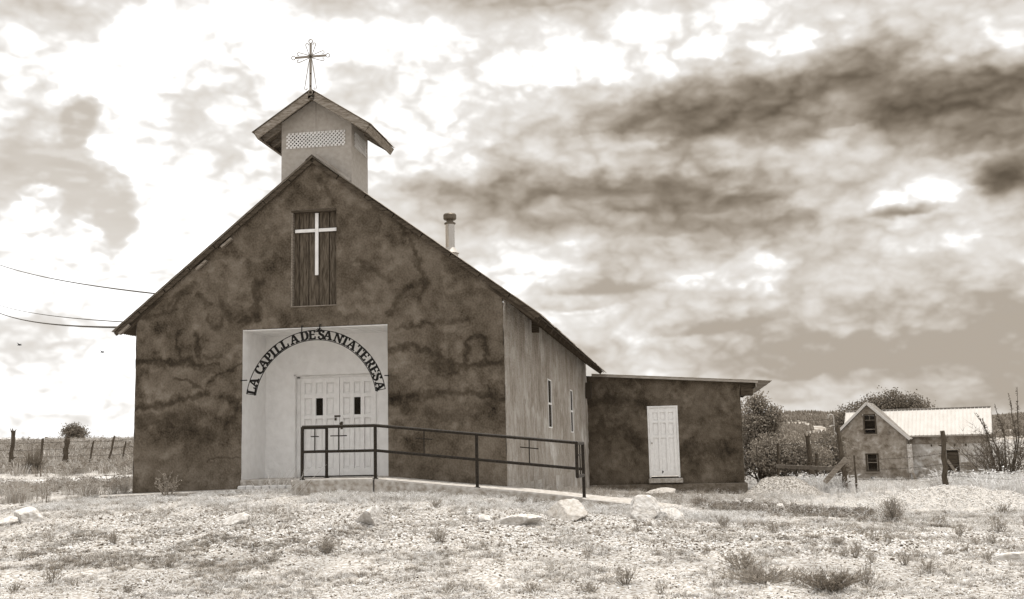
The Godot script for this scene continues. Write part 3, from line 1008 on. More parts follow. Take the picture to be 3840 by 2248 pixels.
func build_belfry(ch: Node3D) -> void:
	var be := group_node("belfry", ch)
	var x0 := -4.578
	var x1 := -3.102
	var zf := -0.20
	var zb := -1.36
	var xc := (x0 + x1) * 0.5
	var gable := func(s: float) -> float: return 7.93 - absf(s - (x1 - x0) * 0.5) * 0.655
	var mb := MB.new()
	# two sheets of siding meet in the middle of the front
	var xm := xc - 0.005
	for half in [[x0, xm - 0.003], [xm + 0.003, x1]]:
		var st := straight(Vector2(half[0], zf), Vector2(half[1], zf), 0.12, 0.0, 0.0, [maxf(-4.40, half[0]) - half[0], minf(-3.30, half[1]) - half[0]])
		var off: float = half[0] - x0
		put("front_panel", wall(st[0], st[1], span(5.3, 8.0, 0.12, [6.92, 7.175]), func(s): return gable.call(s + off), [Rect2(maxf(-4.40, half[0]) - half[0], 6.92, minf(-3.30, half[1]) - maxf(-4.40, half[0]), 0.255)], 0.002, 0.0, 1.0), M.siding, be)
	var st2 := straight(Vector2(x1, zf), Vector2(x1, zb), 0.1, 0.0, 0.0, [0.26, 0.93])
	put("side_panel", wall(st2[0], st2[1], span(5.3, 7.42, 0.12, [6.92, 7.19]), func(_s): return 7.42, [Rect2(0.26, 6.92, 0.67, 0.27)], 0.002, 0.0, 1.0), M.siding, be)
	st2 = straight(Vector2(x0, zb), Vector2(x0, zf), 0.1, 0.0, 0.0)
	put("side_panel", wall(st2[0], st2[1], span(5.3, 7.42, 0.3), func(_s): return 7.42, [], 0.002, 0.0, 1.0), M.siding, be)
	st2 = straight(Vector2(x1, zb), Vector2(x0, zb), 0.12, 0.0, 0.0)
	put("back_panel", wall(st2[0], st2[1], span(5.3, 8.0, 0.12), func(s): return gable.call(s), [], 0.002, 0.0, 1.0), M.siding, be)
	mb = MB.new()
	mb.box(Vector3(x1 + 0.004, 6.55, zf - 0.006), Vector3(0.012, 1.9, 0.018))
	put("corner_trim", mb.mesh(), M.siding, be)
	mb = MB.new()
	lattice(mb, -4.47, -3.226, 6.885, 7.207, zf + 0.014, 0.079, 0.023)
	put("lattice", mb.mesh(), M.whitewood, be)
	mb = MB.new()
	lattice(mb, -0.40, 0.40, -0.16, 0.16, 0.0, 0.079, 0.023)
	var sl := put("lattice", mb.mesh(), M.whitewood, be)
	sl.rotation.y = PI / 2
	sl.position = Vector3(x1 + 0.014, 7.055, -0.80)
	# roof
	var half_w := 1.222
	var slope := 0.655
	var th := atan(slope)
	var run := half_w / cos(th)
	var sheet := corrugated(run + 0.03, 0.608)
	for s in [1.0, -1.0]:
		var dn := Vector3(s * cos(th), -sin(th), 0)
		var nrm := Vector3(s * sin(th), cos(th), 0)
		var bs := Basis(dn, nrm, dn.cross(nrm))
		for k in 3:
			var o := put("roof_sheet", sheet, M.sheets[k % 3], be)
			o.transform = Transform3D(bs, Vector3(xc, 8.0, 0.13 - 0.6 * k - (0.608 if s > 0 else 0.0)) + nrm * (0.012 + 0.004 * (k % 2)))
		mb = MB.new()
		var a := Vector3(xc, 8.0, 0.085) + dn * 0.06 - nrm * 0.085
		mb.beam(a, Vector3(xc, 8.0, 0.085) + dn * (run - 0.01) - nrm * 0.085, 0.04, 0.165, nrm, 0.005)
		put("rake_board", mb.mesh(), M.rakewood, be)
		mb = MB.new()
		var eb := Vector3(xc, 8.0, 0) + dn * run - nrm * 0.09
		mb.beam(eb + Vector3(0, 0, 0.06), eb + Vector3(0, 0, -1.70), 0.038, 0.15, nrm, 0.005)
		put("eave_board", mb.mesh(), M.rakewood, be)
		for k in 4:
			mb = MB.new()
			var zz := -0.25 - k * 0.44
			mb.beam(Vector3(xc, 8.0, zz) + dn * 0.03 - nrm * 0.09, Vector3(xc, 8.0, zz) + dn * (run - 0.025) - nrm * 0.09, 0.04, 0.12, nrm, 0.004)
			put("rafter", mb.mesh(), M.rakewood, be)
		for k in 7:
			mb = MB.new()
			var q := Vector3(xc, 8.0, 0) + dn * (0.05 + k * 0.2) - nrm * 0.018
			mb.beam(q + Vector3(0, 0, 0.06) + dn * 0.09, q + Vector3(0, 0, -1.70) + dn * 0.09, 0.194, 0.02, nrm)
			put("roof_board", mb.mesh(), M.greywood, be)
	mb = MB.new()
	mb.box(Vector3(xc, 7.875, 0.07), Vector3(0.15, 0.20, 0.07), Basis.IDENTITY, 0.006)
	put("ridge_block", mb.mesh(), M.darkwood, be)

func build_roof_cross(ch: Node3D) -> void:
	var cr := group_node("roof_cross", ch)
	var c := Vector3(-3.843, 8.685, 0.135)
	var mb := MB.new()
	mb.box(c + Vector3(0, -0.22, 0), Vector3(0.052, 1.0, 0.012), Basis.IDENTITY, 0.003)
	put("upright", mb.mesh(), M.crossmetal, cr)
	for s in [-1.0, 1.0]:
		mb = MB.new()
		mb.box(c + Vector3(s * 0.17, 0, 0.002), Vector3(0.30, 0.05, 0.012), Basis.IDENTITY, 0.003)
		put("arm", mb.mesh(), M.crossmetal, cr)
	for p in [Vector3(0, 0.325, 0), Vector3(0, -0.755, 0), Vector3(-0.365, 0, 0), Vector3(0.365, 0, 0)]:
		mb = MB.new()
		ring(mb, c + p, 0.040, 0.009)
		put("ring", mb.mesh(), M.crossmetal, cr)
	for an in [0.0, PI / 2, PI]:
		for s in [-1.0, 1.0]:
			var pts := []
			for q in curl(Vector2(0.03, s * 0.03), Vector2(0.245, s * 0.105), 0.038, -s):
				var v: Vector2 = (q as Vector2).rotated(an)
				pts.append(c + Vector3(v.x, v.y, 0))
			mb = MB.new()
			mb.tube(pts, [0.0085], 5)
			put("scroll", mb.mesh(), M.crossmetal, cr)
	for s in [-1.0, 1.0]:
		var pts := []
		for q in curl(Vector2(s * 0.028, -0.05), Vector2(s * 0.125, -0.66), 0.034, -s):
			pts.append(c + Vector3((q as Vector2).x, (q as Vector2).y, 0))
		mb = MB.new()
		mb.tube(pts, [0.0085], 5)
		put("scroll", mb.mesh(), M.crossmetal, cr)
	mb = MB.new()
	for y in [-0.36, -0.62]:
		mb.lathe(Vector3.ZERO, [Vector2(0.016, 0.0), Vector2(0.014, 0.008), Vector2(0.0, 0.012)], 10)
		for i in range(mb.v.size() - 150 if mb.v.size() > 150 else 0, mb.v.size()):
			if mb.v[i].length() < 0.05:
				mb.v[i] = Vector3(c.x + mb.v[i].x, c.y + y - mb.v[i].z, c.z + 0.007 + mb.v[i].y)
				mb.n[i] = Vector3(mb.n[i].x, -mb.n[i].z, mb.n[i].y)
	put("bolt", mb.mesh(), M.iron, cr)
	mb = MB.new()
	for k in 5:
		var a := TAU * k / 5.0 + 0.3
		mb.box(c + Vector3(cos(a) * 0.02, sin(a) * 0.024, 0.014), Vector3(0.03, 0.018, 0.012), Basis(Vector3(0, 0, 1), a), 0.004)
	put("rosette", mb.mesh(), M.iron, cr)

# ---------------------------------------------------------------- arch of iron letters over the porch
func build_sign() -> void:
	var c := Vector3(-3.75, 1.68, 0.07)
	var sg := thing("arched_sign", "black iron letters on a double arched bar across the white porch", "sign", c)
	var font := SystemFont.new()
	font.font_names = PackedStringArray(["Droid Serif"])
	font.font_weight = 700
	var heavy := FontVariation.new()
	heavy.base_font = font
	heavy.variation_embolden = 0.7
	var text := [["L", 168.2], ["A", 160.8], ["C", 149.8], ["A", 143.3], ["P", 136.3], ["I", 131.1], ["L", 125.2], ["L", 118.7], ["A", 109.3], ["D", 99.8], ["E", 93.3], ["S", 84.9], ["A", 79.2], ["N", 69.8], ["T", 63.2], ["A", 56.3], ["T", 48.2], ["E", 42.0], ["R", 34.0], ["E", 27.3], ["S", 20.6], ["A", 13.2]]
	var shapes := {}
	for t in text:
		if not shapes.has(t[0]):
			var tm := TextMesh.new()
			tm.text = t[0]
			tm.font = heavy
			tm.font_size = 64
			tm.pixel_size = 0.0038
			tm.depth = 0.012
			tm.horizontal_alignment = HORIZONTAL_ALIGNMENT_CENTER
			tm.vertical_alignment = VERTICAL_ALIGNMENT_CENTER
			shapes[t[0]] = tm
		var o := put("letter", shapes[t[0]], M.blackiron, sg)
		var a := deg_to_rad(t[1])
		o.position = Vector3(cos(a), sin(a), 0) * 1.33
		o.rotation.z = a - PI / 2
	for r in [1.235, 1.425]:
		var pts := []
		for k in 61:
			var a := deg_to_rad(lerpf(171.0, 9.5, k / 60.0))
			pts.append(Vector3(cos(a), sin(a), 0) * r)
		var mb := MB.new()
		mb.tube(pts, [0.0085], 6)
		put("arch_bar", mb.mesh(), M.blackiron, sg)
	for a_ in [171.0, 9.5]:
		var a := deg_to_rad(a_)
		var mb := MB.new()
		mb.tube([Vector3(cos(a), sin(a), 0) * 1.225, Vector3(cos(a), sin(a), 0) * 1.435], [0.0085], 6)
		put("end_bar", mb.mesh(), M.blackiron, sg)
	for b in [[Vector3(-1.40, 0.49, 0), Vector3(-1.54, 0.49, -0.02), Vector3(-1.56, 0.49, -0.12)], [Vector3(1.39, 0.49, 0), Vector3(1.45, 0.49, -0.02), Vector3(1.47, 0.49, -0.12)], [Vector3(-0.28, 1.40, 0), Vector3(-0.28, 1.52, 0), Vector3(-0.28, 1.53, -0.10)], [Vector3(0.09, 1.42, 0), Vector3(0.09, 1.53, 0), Vector3(0.09, 1.54, -0.10)]]:
		var mb := MB.new()
		mb.tube(b, [0.011], 6)
		put("bracket", mb.mesh(), M.blackiron, sg)
	var mb2 := MB.new()
	for k in 7:
		var a := PI * k / 6.0
		mb2.tube([Vector3(0.07, 1.40, -0.01), Vector3(0.07 + cos(a) * 0.06, 1.40 + sin(a) * 0.07, -0.01), Vector3(0.07 + cos(a) * 0.09, 1.40 + sin(a) * 0.05, 0.005)], [0.012, 0.010, 0.003], 5)
	put("crest", mb2.mesh(), M.blackiron, sg)

# ---------------------------------------------------------------- concrete ramp, landing and its pipe rail
func build_ramp() -> void:
	var rp := Node3D.new()
	rp.name = "entrance_ramp"
	rp.set_meta("kind", "structure")
	add_child(rp)
	var slab := func(xs: Array, tops: Array, zf: float, zb: float, deep: float) -> ArrayMesh:
		var mb := MB.new()
		for i in xs.size() - 1:
			var a := Vector3(xs[i], tops[i], zf)
			var b := Vector3(xs[i + 1], tops[i + 1], zf)
			var bz := Vector3(0, 0, zb - zf)
			var ch := Vector3(0, -0.02, 0.02)
			var low := Vector3(0, -deep, 0.03)
			mb.quad(a, b, b + bz, a + bz)
			mb.quad(a + ch, b + ch, b, a)
			mb.quad(a + low, b + low, b + ch, a + ch)
		var l := Vector3(xs[0], tops[0], zf)
		var n := xs.size() - 1
		var r := Vector3(xs[n], tops[n], zf)
		mb.quad(l + Vector3(0, -deep, zb - zf), l + Vector3(0, -deep, 0.03), l, l + Vector3(0, 0, zb - zf))
		mb.quad(r + Vector3(0, -deep, 0.03), r + Vector3(0, -deep, zb - zf), r + Vector3(0, 0, zb - zf), r)
		return mb.mesh()
	put("landing_slab", slab.call([-3.78, -3.2, -2.7, -2.245], [0.238, 0.242, 0.240, 0.236], 1.24, 0.01, 0.6), M.concrete, rp)
	put("ramp_slab", slab.call([-2.215, -1.6, -1.0, -0.36, 0.3, 1.0, 1.53, 2.3, 3.2], [0.236, 0.174, 0.112, 0.052, -0.012, -0.09, -0.155, -0.25, -0.37], 1.24, 0.012, 0.5), M.concrete, rp)
	put("walk_slab", slab.call([-7.9, -6.6, -5.4, -3.80], [0.0, 0.03, 0.055, 0.06], 0.62, 0.012, 0.4), M.concrete, rp)
	# pale rubble left showing under the porch floor
	for k in 9:
		var mb := MB.new()
		mb.box(Vector3(-5.22 + k * 0.165, 0.072, 0.10 + rng.randf_range(-0.01, 0.015)), Vector3(0.15, rng.randf_range(0.08, 0.11), 0.1), Basis(Vector3(0, 0, 1), rng.randf_range(-0.06, 0.06)), 0.018)
		put("rubble_stone", mb.mesh(), M.palestone, rp)
	var rl := thing("pipe_railing", "dark welded pipe railing with small crosses along the concrete ramp", "railing", Vector3(-2.23, 0.238, 1.15))
	var o := Vector3(-2.23, 0.238, 1.15)
	var P1 := Vector3(-3.61, 0.24, 1.15)
	var P2 := Vector3(-3.48, 0.245, 0.18)
	var P3 := Vector3(-2.23, 0.236, 1.15)
	var P4 := Vector3(-0.36, 0.05, 1.15)
	var P5 := Vector3(1.535, -0.17, 1.15)
	var PE := Vector3(1.50, 0, 1.90)
	var up := Vector3(0, 0.955, 0)
	var mid := Vector3(0, 0.505, 0)
	var post := func(p: Vector3, extra: float) -> void:
		var mb := MB.new()
		mb.tube([p - o - Vector3(0, extra, 0), p + up - o], [0.030], 10)
		mb.lathe(p - o, [Vector2(0.0, 0.012), Vector2(0.055, 0.012), Vector2(0.055, -0.002)], 12)
		put("post", mb.mesh(), M.railpaint, rl)
	post.call(P1, 0.0); post.call(P2, 0.0); post.call(P3, 0.0); post.call(P4, 0.02); post.call(P5, 0.35)
	var rail := func(a: Vector3, b: Vector3, r: float) -> void:
		var mb := MB.new()
		mb.tube([a - o, b - o], [r], 10)
		put("rail", mb.mesh(), M.railpaint, rl)
	rail.call(P1 + up, P3 + up, 0.030); rail.call(P3 + up, P5 + up, 0.030)
	rail.call(P1 + mid, P3 + mid, 0.027); rail.call(P3 + mid, P5 + mid, 0.027)
	rail.call(P1 + up * 0.985, P2 + up, 0.028); rail.call(P1 + mid, P2 + mid, 0.026)
	var e1 := Vector3(PE.x, P5.y + 0.955, PE.z)
	var e2 := Vector3(PE.x, P5.y + 0.40, PE.z)
	rail.call(P5 + up, e1, 0.030)
	rail.call(e1, e2, 0.030)
	rail.call(e2, Vector3(P5.x, P5.y + 0.40, P5.z), 0.030)
	var cross := func(a: Vector3, b: Vector3, f: float, arm: float) -> void:
		var p := a.lerp(b, f)
		var t := (b - a).normalized()
		var mb := MB.new()
		mb.tube([p + up - o, p + mid - o], [0.0115], 6)
		var q := p + mid.lerp(up, 0.62) - o
		mb.tube([q - t * arm, q + t * arm], [0.0115], 6)
		put("small_cross", mb.mesh(), M.railpaint, rl)
	cross.call(P1, P3, 0.50, 0.155); cross.call(P1, P2, 0.5, 0.15); cross.call(P3, P4, 0.485, 0.155); cross.call(P4, P5, 0.5, 0.165)
	var mbx := MB.new()
	var pm := (P5 + up + e1) * 0.5
	mbx.tube([pm - o, pm - Vector3(0, 0.55, 0) - o], [0.0115], 6)
	var t2 := (e1 - P5 - up).normalized()
	mbx.tube([pm - Vector3(0, 0.2, 0) - t2 * 0.12 - o, pm - Vector3(0, 0.2, 0) + t2 * 0.12 - o], [0.0115], 6)
	put("small_cross", mbx.mesh(), M.railpaint, rl)

# ---------------------------------------------------------------- annex
func build_annex() -> void:
	var at := Vector3(0.06, -0.95, BACK)
	var an := thing("annex", "low flat-roofed adobe annex with white panelled door beside the chapel", "building", at)
	var y0 := 0.95
	var W := 5.18
	var top := func(s: float) -> float: return lerpf(3.18, 2.80, s / W) + y0 - 0.03
	var st := straight(Vector2(-0.3, 0), Vector2(W, 0), 0.1, 0.0, 0.09, [2.3, 3.34])
	for i in st[1].size():
		st[1][i] -= 0.3
	var door := Rect2(2.0, -0.40 + y0, 1.04, 2.44)
	put("front_wall", wall(st[0], st[1], span(-0.3, 4.3, 0.1, [door.position.y, door.end.y]), top, [door], 0.016, -1.5, 8.0, 6.0), M.annexwall, an)
	st = straight(Vector2(W, 0), Vector2(W, -8.8), 0.15, 0.09, 0.0)
	put("side_wall", wall(st[0], st[1], span(-0.4, 3.72, 0.15), func(_s): return 3.70, [], 0.012, -2.0, 8.0, 8.0), M.annexwall, an)
	var mb := MB.new()
	mb.box(Vector3(W * 0.5 + 0.02, 0.12, -4.35), Vector3(W + 0.12, 0.44, 8.95), Basis.IDENTITY, 0.015)
	put("plinth", mb.mesh(), M.plinth, an)
	# door in its frame
	mb = MB.new()
	for s in [[2.03, 0.06], [3.01, 0.06]]:
		mb.box(Vector3(s[0], y0 + 0.82, -0.05), Vector3(s[1], 2.42, 0.12), Basis.IDENTITY, 0.006)
	mb.box(Vector3(2.52, y0 + 2.01, -0.05), Vector3(0.92, 0.06, 0.12), Basis.IDENTITY, 0.006)
	put("door_frame", mb.mesh(), M.whitewood, an)
	var d := panel_door(an, 2.065, 2.975, y0 - 0.33, y0 + 1.98, -0.045, [[0.12, 0.32], [0.40, 0.60], [0.69, 0.89]], [[0.07, 0.19], [0.225, 0.40], [0.445, 0.93]], M.doorpaint, -1)
	mb = MB.new()
	mb.lathe(Vector3.ZERO, [Vector2(0.026, 0.0), Vector2(0.012, 0.008), Vector2(0.014, 0.035), Vector2(0.03, 0.045), Vector2(0.03, 0.06), Vector2(0.0, 0.07)], 12)
	for i in mb.v.size():
		mb.v[i] = Vector3(2.12 + mb.v[i].x, y0 + 0.78 - mb.v[i].z, -0.022 + mb.v[i].y)
		mb.n[i] = Vector3(mb.n[i].x, -mb.n[i].z, mb.n[i].y)
	put("door_knob", mb.mesh(), M.palemetal, d)
	mb = MB.new()
	var hole := []
	for k in 11:
		var a := TAU * k / 11.0
		hole.append(Vector3(2.44 + cos(a) * 0.055 * (0.8 + 0.3 * sin(k * 2.3)), y0 - 0.20 + sin(a) * 0.06 * (0.8 + 0.3 * cos(k * 1.7)), -0.0185))
	for k in 11:
		mb.tri(Vector3(2.44, y0 - 0.20, -0.0185), hole[k], hole[(k + 1) % 11])
	put("rotten_hole", mb.mesh(), M.blackiron, d)  # hole drawn as a flat patch, its inner dark painted black
	mb = MB.new()
	mb.box(Vector3(2.52, y0 - 0.385, -0.10), Vector3(0.92, 0.03, 0.10))
	put("gap_shade_strip", mb.mesh(), M.blackiron, an)  # solid black strip, painted shade under the door
	mb = MB.new()
	mb.box(Vector3(2.55, y0 - 0.49, 0.10), Vector3(1.15, 0.16, 0.22), Basis.IDENTITY, 0.02)
	put("doorstep", mb.mesh(), M.concrete, an)
	# roof: pale edge board, rafters, corrugated sheets reaching over the right end
	var rf := group_node("roof", an)
	var a0 := Vector3(0.14, y0 + 3.20, 0)
	var a1 := Vector3(W + 0.60, y0 + 2.80, 0)
	var t := (a1 - a0).normalized()
	var nrm := Vector3(-t.y, t.x, 0)
	mb = MB.new()
	mb.beam(a0 + Vector3(0, 0, 0.14) - nrm * 0.035, a1 + Vector3(0, 0, 0.14) - nrm * 0.035, 0.03, 0.09, nrm, 0.006)
	put("edge_board", mb.mesh(), M.palewood, rf)
	mb = MB.new()
	mb.beam((a0 + a1) * 0.5 + Vector3(0, 0, 0.12) - nrm * 0.02, (a0 + a1) * 0.5 + Vector3(0, 0, -8.8) - nrm * 0.02, (a1 - a0).length(), 0.03, nrm)
	put("deck", mb.mesh(), M.darkwood, rf)
	var sheet := corrugated((a1 - a0).length() + 0.46, 0.836, 0.076, 0.009)
	for k in 11:
		var o := put("roof_sheet", sheet, M.sheets[k % 3], rf)
		o.transform = Transform3D(Basis(t, nrm, t.cross(nrm)), a0 + nrm * (0.016 + 0.003 * (k % 2)) + Vector3(0, 0, 0.17 - 0.836 - 0.81 * k) + t * rng.randf_range(-0.01, 0.02))
	for k in 7:
		mb = MB.new()
		var zz := -0.1 - 1.4 * k
		mb.beam(Vector3(W - 0.3, y0 + 2.73, zz), Vector3(W + 0.52, y0 + 2.66, zz), 0.06, 0.14, Vector3.UP, 0.006)
		put("rafter", mb.mesh(), M.darkwood, rf)
	mb = MB.new()
	mb.beam(Vector3(W + 0.53, y0 + 2.67, 0.1), Vector3(W + 0.53, y0 + 2.67, -8.7), 0.03, 0.16, Vector3.UP, 0.005)
	put("edge_board", mb.mesh(), M.palewood, rf)
	mb = MB.new()
	mb.box(Vector3(W + 0.22, y0 + 2.49, -0.55), Vector3(0.42, 0.30, 0.9), Basis.IDENTITY, 0.008)
	put("soffit_box", mb.mesh(), M.darkwood, rf)

# ---------------------------------------------------------------- stones
func stone(seed_: int, size: Vector3, facets: int, sub: int, rough: float) -> ArrayMesh:
	var r := RandomNumberGenerator.new()
	r.seed = seed_
	var planes := []
	for k in facets:
		var n := Vector3(r.randfn(), r.randfn() * 0.8, r.randfn()).normalized()
		planes.append([n, r.randf_range(0.42, 0.80)])
	var nz := noise(seed_, 1.7, 4)
	var t := (1.0 + sqrt(5.0)) / 2.0
	var vs: Array[Vector3] = [Vector3(-1, t, 0), Vector3(1, t, 0), Vector3(-1, -t, 0), Vector3(1, -t, 0), Vector3(0, -1, t), Vector3(0, 1, t), Vector3(0, -1, -t), Vector3(0, 1, -t), Vector3(t, 0, -1), Vector3(t, 0, 1), Vector3(-t, 0, -1), Vector3(-t, 0, 1)]
	var fs := [[0, 11, 5], [0, 5, 1], [0, 1, 7], [0, 7, 10], [0, 10, 11], [1, 5, 9], [5, 11, 4], [11, 10, 2], [10, 7, 6], [7, 1, 8], [3, 9, 4], [3, 4, 2], [3, 2, 6], [3, 6, 8], [3, 8, 9], [4, 9, 5], [2, 4, 11], [6, 2, 10], [8, 6, 7], [9, 8, 1]]
	var mb := MB.new()
	var shape := func(d: Vector3) -> Vector3:
		d = d.normalized()
		var q := 1.08
		for p in planes:
			var k: float = d.dot(p[0])
			if k > 0.05:
				q = minf(q, p[1] / k)
		q *= 1.0 + nz.get_noise_3dv(d * 1.2) * rough + nz.get_noise_3dv(d * 4.5) * rough * 0.35
		return d * q * size * 0.5
	for f in fs:
		var a: Vector3 = vs[f[0]]
		var b: Vector3 = vs[f[1]]
		var c: Vector3 = vs[f[2]]
		for i in sub:
			for j in sub - i:
				var g := func(u: int, w: int) -> Vector3: return shape.call(a + (b - a) * (float(u) / sub) + (c - a) * (float(w) / sub))
				var p0: Vector3 = g.call(i, j)
				var p1: Vector3 = g.call(i + 1, j)
				var p2: Vector3 = g.call(i, j + 1)
				mb.tri(p0, p1, p2)
				if i + j < sub - 1:
					mb.tri(p1, g.call(i + 1, j + 1), p2)
	return mb.mesh()

func build_stones() -> void:
	var R := [
		["flat pale stone cut off by the left edge of the photo", -7.39, 4.27, 0.30, 0.16, 0.24, 0.3],
		["rounded white boulder near the left edge of the gravel", -7.08, 4.12, 0.46, 0.36, 0.38, 0.2],
		["low white stone half sunk in gravel, left of the porch axis", -3.47, 4.27, 0.36, 0.20, 0.30, 1.0],
		["angular boulder with shaded left face before the landing", -1.40, 4.37, 0.52, 0.32, 0.36, 2.2],
		["smallest white stone, between the two middle boulders", 0.30, 4.05, 0.18, 0.12, 0.14, 0.5],
		["flat white slab stone left of the leaning grey boulder", 0.86, 4.11, 0.44, 0.17, 0.34, 0.1],
		["grey boulder sloping down to the right in front of ramp", 1.53, 3.42, 0.54, 0.38, 0.40, 2.9],
		["tall white boulder at the foot of the ramp", 2.62, 2.88, 0.42, 0.42, 0.40, 0.8],
		["boulder tucked behind the tall white one at ramp end", 3.02, 2.50, 0.42, 0.32, 0.36, 1.7],
		["flat slab stone lying in the grass before the annex", 2.63, -14.6, 0.80, 0.34, 0.5, 0.2],
		["pale stone at the right edge of the photo on gravel", 7.26, 6.05, 0.40, 0.13, 0.40, 0.4]]
	var k := 0
	for s in R:
		var sz := Vector3(s[3], s[4], s[5])
		var o := put("boulder", stone(40 + k * 7, sz * Vector3(1.6, 1.32, 1.45), 9, 10, 0.06), M.rock if k != 6 and k != 9 else M.rockgrey)
		o.position = Vector3(s[1], gy(s[1], s[2]) + sz.y * 0.14, s[2])
		o.rotation = Vector3(0.0, s[6], -0.22 if k == 6 else rng.randf_range(-0.08, 0.08))
		tag(o, s[0], "boulder", "pale boulders along the yard edge")
		k += 1
	var S := [[4.10, -2.52, 0.24], [4.29, -2.81, 0.22], [4.55, -3.2, 0.28], [4.61, -2.64, 0.14], [4.76, -1.73, 0.27], [5.12, -2.01, 0.22]]
	var L := ["leftmost small stone of the row beyond the big boulders", "second small stone from the left in the far row", "largest whitish stone in the row before the gravel heap", "smallest stone in the row before the gravel heap", "second stone from the right in the far row", "rightmost small stone of the row before the gravel heap"]
	for i in 6:
		var o := put("row_stone", stone(300 + i, Vector3(S[i][2], S[i][2] * 0.7, S[i][2] * 0.8), 9, 5, 0.1), M.rock)
		o.position = Vector3(S[i][0], gy(S[i][0], S[i][1]) + S[i][2] * 0.24, S[i][1])
		tag(o, L[i], "stone", "small stones in a row")
	var q := put("fence_block", stone(411, Vector3(0.3, 0.34, 0.26), 8, 5, 0.06), M.rock)
	q.position = Vector3(8.12, gy(8.12, -19.6) + 0.10, -19.6)
	tag(q, "white block lying by the leaning fence post in tall grass", "stone")

# ---------------------------------------------------------------- heaps of gravel
func build_mounds() -> void:
	var D := [["gravel_mound", "small steep heap of gravel at the corner of the annex", 6.30, -15.7, 1.45, 1.6, 0.58, 5], ["gravel_mound", "broad low heap of pale gravel before the old house", 9.9, -8.6, 3.1, 1.9, 0.50, 9]]
	for d in D:
		var base := Vector3(d[2], gy(d[2], d[3]), d[3])
		var t := thing(d[0], d[1], "mound", base, 0.0, "heaps of gravel")
		var mb := MB.new()
		var n := 64
		var nz := noise(d[7], 0.9, 5)
		var P := []
		var hf := func(x: float, z: float) -> float:
			var q := Vector2(x / float(d[4]), z / float(d[5])).length() + nz.get_noise_2d(x * 1.2, z * 1.2) * 0.22
			var k := 1.0 - smoothstep(-0.05 if d[7] == 9 else 0.22, 1.0, q)
			return float(d[6]) * (k * 1.02 + nz.get_noise_2d(x * 5.0, z * 5.0) * 0.09 * k) + gy(base.x + x, base.z + z) - base.y - 0.03
		for j in n + 1:
			var row: Array[Vector3] = []
			for i in n + 1:
				var x := lerpf(-1.25, 1.25, float(i) / n) * float(d[4])
				var z := lerpf(-1.25, 1.25, float(j) / n) * float(d[5])
				row.append(Vector3(x, hf.call(x, z), z))
			P.append(row)
		for j in n:
			for i in n:
				mb.quad(P[j + 1][i], P[j + 1][i + 1], P[j][i + 1], P[j][i])
		put("heap", mb.mesh(), M.heap, t)
		var buf := PackedFloat32Array()
		var cnt := 0
		for k in (9000 if d[7] == 5 else 15000):
			var a := rng.randf() * TAU
			var r := sqrt(rng.randf()) * 1.0
			var x := cos(a) * r * float(d[4])
			var z := sin(a) * r * float(d[5])
			var s := rng.randf_range(0.018, 0.045)
			append_xf(buf, Vector3(x, float(hf.call(x, z)) + s * 0.15, z), s, s * 0.7, rng.randf() * TAU, 0.0, lumv(rng.randf_range(0.18, 0.46) if d[7] == 5 else rng.randf_range(0.34, 0.66)))
			cnt += 1
		var mm := multimesh("loose_gravel", pebble_mesh(3), M.pebble, buf, t)
		mm.set_meta("kind", "stuff")

func pebble_mesh(seed_: int) -> ArrayMesh:
	return stone(seed_, Vector3.ONE, 7, 1, 0.12)

func append_xf(buf: PackedFloat32Array, p: Vector3, sx: float, sy: float, turn: float, lean: float, col: Color) -> void:
	var b := Basis(Vector3.UP, turn)
	if lean != 0.0:
		b = Basis(Vector3(cos(turn * 3.7), 0, sin(turn * 3.7)), lean) * b
	var x := b.x * sx
	var y := b.y * sy
	var z := b.z * sx
	buf.append(x.x); buf.append(y.x); buf.append(z.x); buf.append(p.x)
	buf.append(x.y); buf.append(y.y); buf.append(z.y); buf.append(p.y)
	buf.append(x.z); buf.append(y.z); buf.append(z.z); buf.append(p.z)
	buf.append(col.r); buf.append(col.g); buf.append(col.b); buf.append(1.0)

func multimesh(called: String, mesh: Mesh, m: Material, buf: PackedFloat32Array, parent: Node = null) -> MultiMeshInstance3D:
	var mm := MultiMesh.new()
	mm.transform_format = MultiMesh.TRANSFORM_3D
	mm.use_colors = true
	mm.mesh = mesh
	mm.instance_count = buf.size() / 16
	mm.buffer = buf
	var o := MultiMeshInstance3D.new()
	o.multimesh = mm
	o.material_override = m
	if parent:
		o.name = called
		parent.add_child(o, true)
	else:
		o.name = numbered(called)
		add_child(o)
		o.set_meta("kind", "stuff")
	return o

